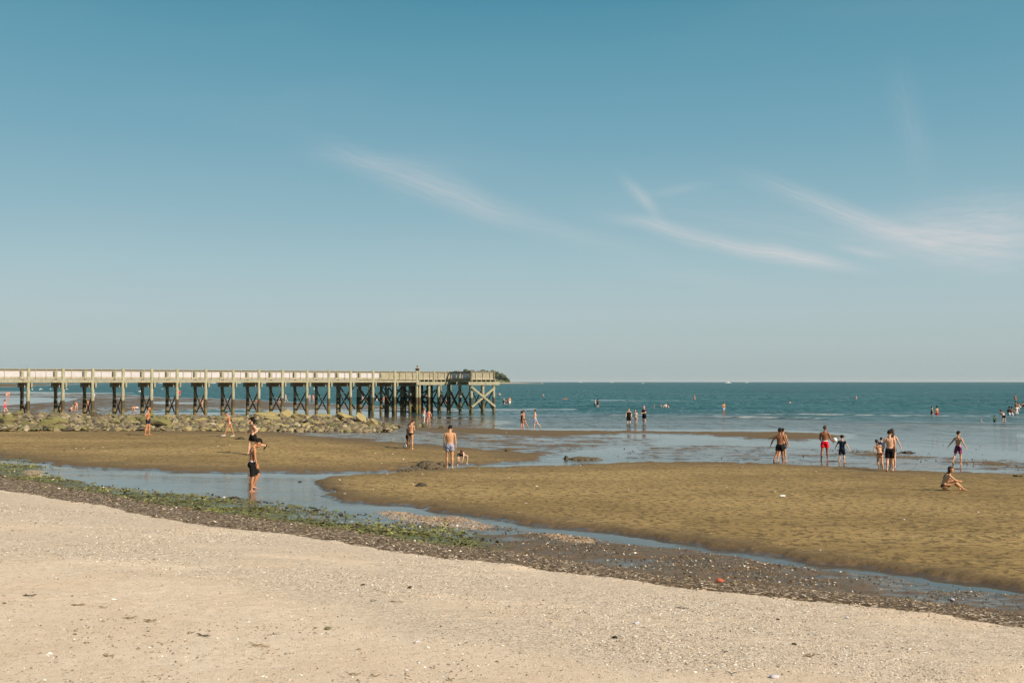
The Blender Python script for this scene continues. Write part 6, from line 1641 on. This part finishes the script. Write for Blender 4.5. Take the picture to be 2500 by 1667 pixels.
# bathers in the sea
person(1220, 966.5, 958.5, 'pink-shirted bather waist deep, farthest left beyond the pier head', yaw=180, H=1.7, water=True, skin='pink', hair=('blond', 'short'), armR=(10, 60, 170, 10), wear=[('tee', cloth('pale_pink', (0.65, 0.42, 0.40))), ('shorts', BLK, .5)])
person(1230, 988, 971, 'person in a black and white suit, leftmost of three by the pier head', yaw=30, H=1.68, water=True, sex='f', skin='pale', hair=('blond', 'short'), wear=[('onepiece', BLK)])
person(1236.5, 987, 977, 'small dark-haired child, middle of three by the pier head', yaw=180, H=1.15, water=True, child=1.0, skin='light', hair=('black', 'short'), wear=[('rash', DGREY, 'long')])
person(1244.5, 988, 968.5, 'man in white shorts, rightmost of three by the pier head', yaw=150, H=1.75, water=True, skin='gold', hair=('black', 'short'), wear=[('shorts', WH, .7)])
person(1240.5, 985, 971.5, 'dark-haired person close behind the man in white shorts', yaw=90, H=1.6, water=True, skin='brown', hair=('black', 'short'), wear=[('shorts', DGREY, .6)])
person(1325.5, 969, 960.5, 'pale bare-backed bather chest deep right of the headland', yaw=30, H=1.75, water=True, skin='pale', hair=('auburn', 'short'), build=1.1, wear=[('shorts', DGREY, .5)])
person(1379.5, 976, 970, 'red-shirted bather lying shoulder deep on the near bar', yaw=160, H=1.6, water=True, skin='pink', hair=('brown', 'short'), armL=(10, 70, 10, 80), armR=(10, 70, 10, 80), wear=[('tee', cloth('dark_red', (0.35, 0.03, 0.04)))])
person(1452.5, 991.5, 974.5, 'person in a white shirt and dark teal trousers talking, left of a close pair', yaw=80, H=1.68, water=True, skin='pale', hair=('black', 'short'), wear=[('tee', WH), ('shorts', TEAL, .98)])
person(1459.5, 993, 974, 'person in a black top with bare legs, right of a close pair', yaw=-20, H=1.72, water=True, skin='pale', hair=('black', 'long'), sex='f', wear=[('tee', BLK), ('shorts', BLK, .15)])
def swimmer(px, row, top, lab, **k): person(px, row, top, lab, H=1.7, water=True, **k)
swimmer(1459, 968, 965.5, 'dark head of a swimmer far out above the black-topped person', skin='brown', hair=('black', 'short'), wear=[])
swimmer(1596, 993.5, 988.5, 'head and shoulders of a bather, leftmost of three low in the water', yaw=90, skin='pink', hair=('brown', 'short'), wear=[])
swimmer(1612.5, 994.5, 986.5, 'pale bather sunk to the chest, second of three low in the water', yaw=60, skin='pale', hair=('brown', 'short'), wear=[])
swimmer(1625.5, 995, 983.5, 'pale bather bending with spread arms, third of three low in the water', yaw=150, skin='pale', hair=('brown', 'short'), armL=(20, 50, 20, 40), armR=(20, 50, 20, 40), build=1.1, wear=[])
swimmer(1632, 995, 987, 'dark-haired child close to the third low bather', yaw=-90, skin='pink', hair=('black', 'short'), wear=[])
swimmer(1695.5, 975.5, 965, 'pale bather in a white cap waist deep right of centre', yaw=20, skin='pink', hair=('blond', 'short'), wear=[('cap', WH)])
swimmer(1745.5, 972, 969.5, 'black speck of a swimmer head left of the lone man in light shorts', skin='dark', hair=('black', 'short'), wear=[])
swimmer(1929, 984, 977.5, 'bather waist deep in the middle of the right-hand water', yaw=-60, skin='pink', hair=('black', 'short'), wear=[])
swimmer(2090, 974.5, 965, 'bare-chested bather in white shorts far out at the right', yaw=180, skin='pink', hair=('brown', 'short'), wear=[('shorts', WH, .5)])
swimmer(2078, 974.5, 971.8, 'dark swimmer head left of the bather in white shorts', skin='dark', hair=('black', 'short'), wear=[])
swimmer(1813, 985, 981, 'swimmer head among the wavelets right of the lone man', yaw=90, skin='tan', hair=('brown', 'short'), wear=[])
swimmer(2388, 981, 978.5, 'white-capped swimmer head at the right', skin='pale', hair=('blond', 'short'), wear=[('cap', WH)])
swimmer(2459, 982, 979, 'black-haired swimmer head left of the tall group', skin='dark', hair=('black', 'short'), wear=[])
person(2275, 1014, 993, 'pale person in a dark back-strap suit facing the man in red trunks', yaw=60, H=1.68, water=True, skin='pale', hair=('black', 'short'), sex='f', wear=[('onepiece', DKGREEN)])
person(2288, 1013.5, 991.5, 'man in red trunks facing a pale companion knee deep', yaw=-50, H=1.78, water=True, skin='tan', hair=('black', 'short'), wear=[('shorts', cloth('crimson', (0.5, 0.02, 0.05)), .75)])
person(2393, 1030.5, 1020, 'small child in a light blue shirt sitting in the ripples', yaw=70, child=1.0, skin='light', hair=('black', 'short'), legL=(88, 4, 80, 2), legR=(85, 4, 85, 2), armL=(40, 6, 50, 2), armR=(40, 6, 50, 2), lean=(10, 0), wear=[('rash', cloth('pale_sky', (0.42, 0.55, 0.66)), 'long')])
person(2428, 1029, 1014, 'toddler in a neon yellow shirt standing in the shallows', yaw=20, H=1.05, water=True, child=1.0, skin='light', hair=('brown', 'short'), wear=[('tee', YEL), ('shorts', BLK, .4)])
person(2451, 1029.5, 1000.5, 'woman with auburn hair and black shorts leaning over in the shallows', yaw=-40, H=1.66, water=True, sex='f', skin='pale', hair=('auburn', 'long_l'), lean=(20, 0), bend=(38, 0), head=(20, 0), armL=(20, 6, 14, 0), armR=(20, 6, 14, 0), legL=(4, 8, 0, 4), legR=(4, 8, 0, 4), wear=[('shorts', BLK, .35)])
person(2463, 1015.5, 992, 'dark-skinned man in blue and white shorts, left of a crouching pair', yaw=30, H=1.75, water=True, skin='dark', hair=('black', 'afro'), lean=(12, 0), wear=[('shorts', BWB, .8)])
person(2470, 1015.5, 993, 'brown man in blue and white shorts, right of a crouching pair', yaw=10, H=1.72, water=True, skin='brown', hair=('black', 'afro'), lean=(14, 0), armR=(14, 14, 24, 2), wear=[('shorts', BWB, .8)])
person(2482, 1014.5, 988, 'person in white shorts and white shirt holding a white ball at the far right', yaw=160, H=1.75, water=True, skin='light', hair=('brown', 'long'), sex='f', armL=(20, 16, 40, 10), wear=[('shorts', WH, .6), ('tank', WH)])
o = person(2480.5, 1002, 980, 'adult carrying a child on the shoulders at the far right', yaw=10, H=1.8, water=True, skin='tan', hair=('black', 'short'), armL=(60, 30, 150, 0), armR=(60, 30, 150, 0), wear=[('shorts', DGREY, .6)])[0]
# rider sits on the carrier's shoulders
person(2478, 988, 972, 'boy riding on the shoulders of the adult at the far right', yaw=10, base=(o.location.x - 0.1, o.location.y, 1.24), H=1.2, child=.8, skin='gold', hair=('black', 'short'), legL=(60, 12, -10, 0), legR=(60, 12, -10, 0), wear=[('shorts', CORAL, .5)])
person(2498, 995.5, 981, 'bather cut by the right edge of the photo', yaw=-40, H=1.7, water=True, skin='tan', hair=('black', 'short'), wear=[('tank', BLK)])
person(2486, 1000, 983, 'woman with brown hair beside the adult carrying the child', yaw=-30, H=1.66, water=True, sex='f', skin='pink', hair=('brown', 'long'), wear=[('bra', WH), ('briefs', WH)])
# man on the pier
dp = P_END + PD * 0.4 + PN * 1.2
pxp = 1019
tt = [s / 50 for s in range(-200, 200)]
bestt = min(tt, key=lambda s: abs((1250 + F * (P_END + PD * s + PN * 0.7).x / (P_END + PD * s + PN * 0.7).y) - pxp))
q_ = P_END + PD * bestt + PN * 0.7
person(pxp, 924, 898.5, 'person in black leaning on the rail of the pier deck', yaw=180, base=(q_.x, q_.y, DECK), H=1.72, skin='tan', hair=('black', 'curly'), armL=(20, 14, 70, -20), armR=(20, 14, 70, -20), wear=[('tee', BLK), ('shorts', BLK, .8)])

# ------------------------------------------------------------------ balls
def football(pos, r, lab, white=True, patches=True):
    v, f = ICO3
    o = make_obj('football' if patches else 'ball', (v * r).tolist(), f, simple('white_ball_panel', (0.80, 0.79, 0.74), 0.4, 0.04), None, True)
    o.location = pos
    gold = (1 + 5 ** .5) / 2; S = Soup(); ic = [nrm(p) for p in [(0, a, b * gold) for a in (-1, 1) for b in (-1, 1)] + [(a, b * gold, 0) for a in (-1, 1) for b in (-1, 1)] + [(b * gold, 0, a) for a in (-1, 1) for b in (-1, 1)]]
    for c in ic:
        a = nrm(np.cross(c, [.3, .5, .8])); b = np.cross(c, a)
        ring = [nrm(c + (a * math.cos(t_) + b * math.sin(t_)) * .34) * r * 1.012 for t_ in [2 * math.pi * k / 5 for k in range(5)]]
        S.add((ring + [c * r * 1.03], [(k, (k + 1) % 5, 5) for k in range(5)]))
    me = S.mesh('panels'); me.materials.append(simple('dark_ball_panel' if patches else 'pale_ball_panel', (0.04, 0.05, 0.09) if patches else (0.70, 0.62, 0.55), 0.4))
    c = bpy.data.objects.new('panels', me); COL.objects.link(c); c.parent = o
    return tag(o, lab, 'ball')
X, Y, z = place(988, 1093)
football((X[0], Y[0], z[0] + .115), .115, 'blue-grey and white football on the sand left of the black-bikini woman')
o, J, sc = RED_MAN
hp_ = o.location + Vector(((J['wrR'] + J['peR']) / 2 * sc).tolist())
football((hp_.x + .09, hp_.y + .02, hp_.z + .13), .125, 'cream ball held at the right hip of the man in red shorts', patches=False)
X, Y = ray_hit(2489, 1004); football((X[0], Y[0] - .2, .62), .12, 'white ball in the water group at the far right edge', patches=False)


# ------------------------------------------------------------------ sea air
def haze():
    v = [(x, y, z) for x in (-45000, 45000) for y in (-60, 41500) for z in (-4.5, 52)]
    o = make_obj('haze', v, BF)
    m = bpy.data.materials.new('sea_air'); m.use_nodes = True; t = NT(m.node_tree); t.n.clear()
    out = t.new('ShaderNodeOutputMaterial'); pv = t.new('ShaderNodeVolumePrincipled')
    pv.inputs['Color'].default_value = (0.86, 0.92, 0.95, 1); pv.inputs['Density'].default_value = 0.000025
    t.l.new(pv.outputs[0], out.inputs['Volume']); o.data.materials.append(m)
    tag(o, 'thin pale sea haze', 'haze', kind='stuff')
haze()
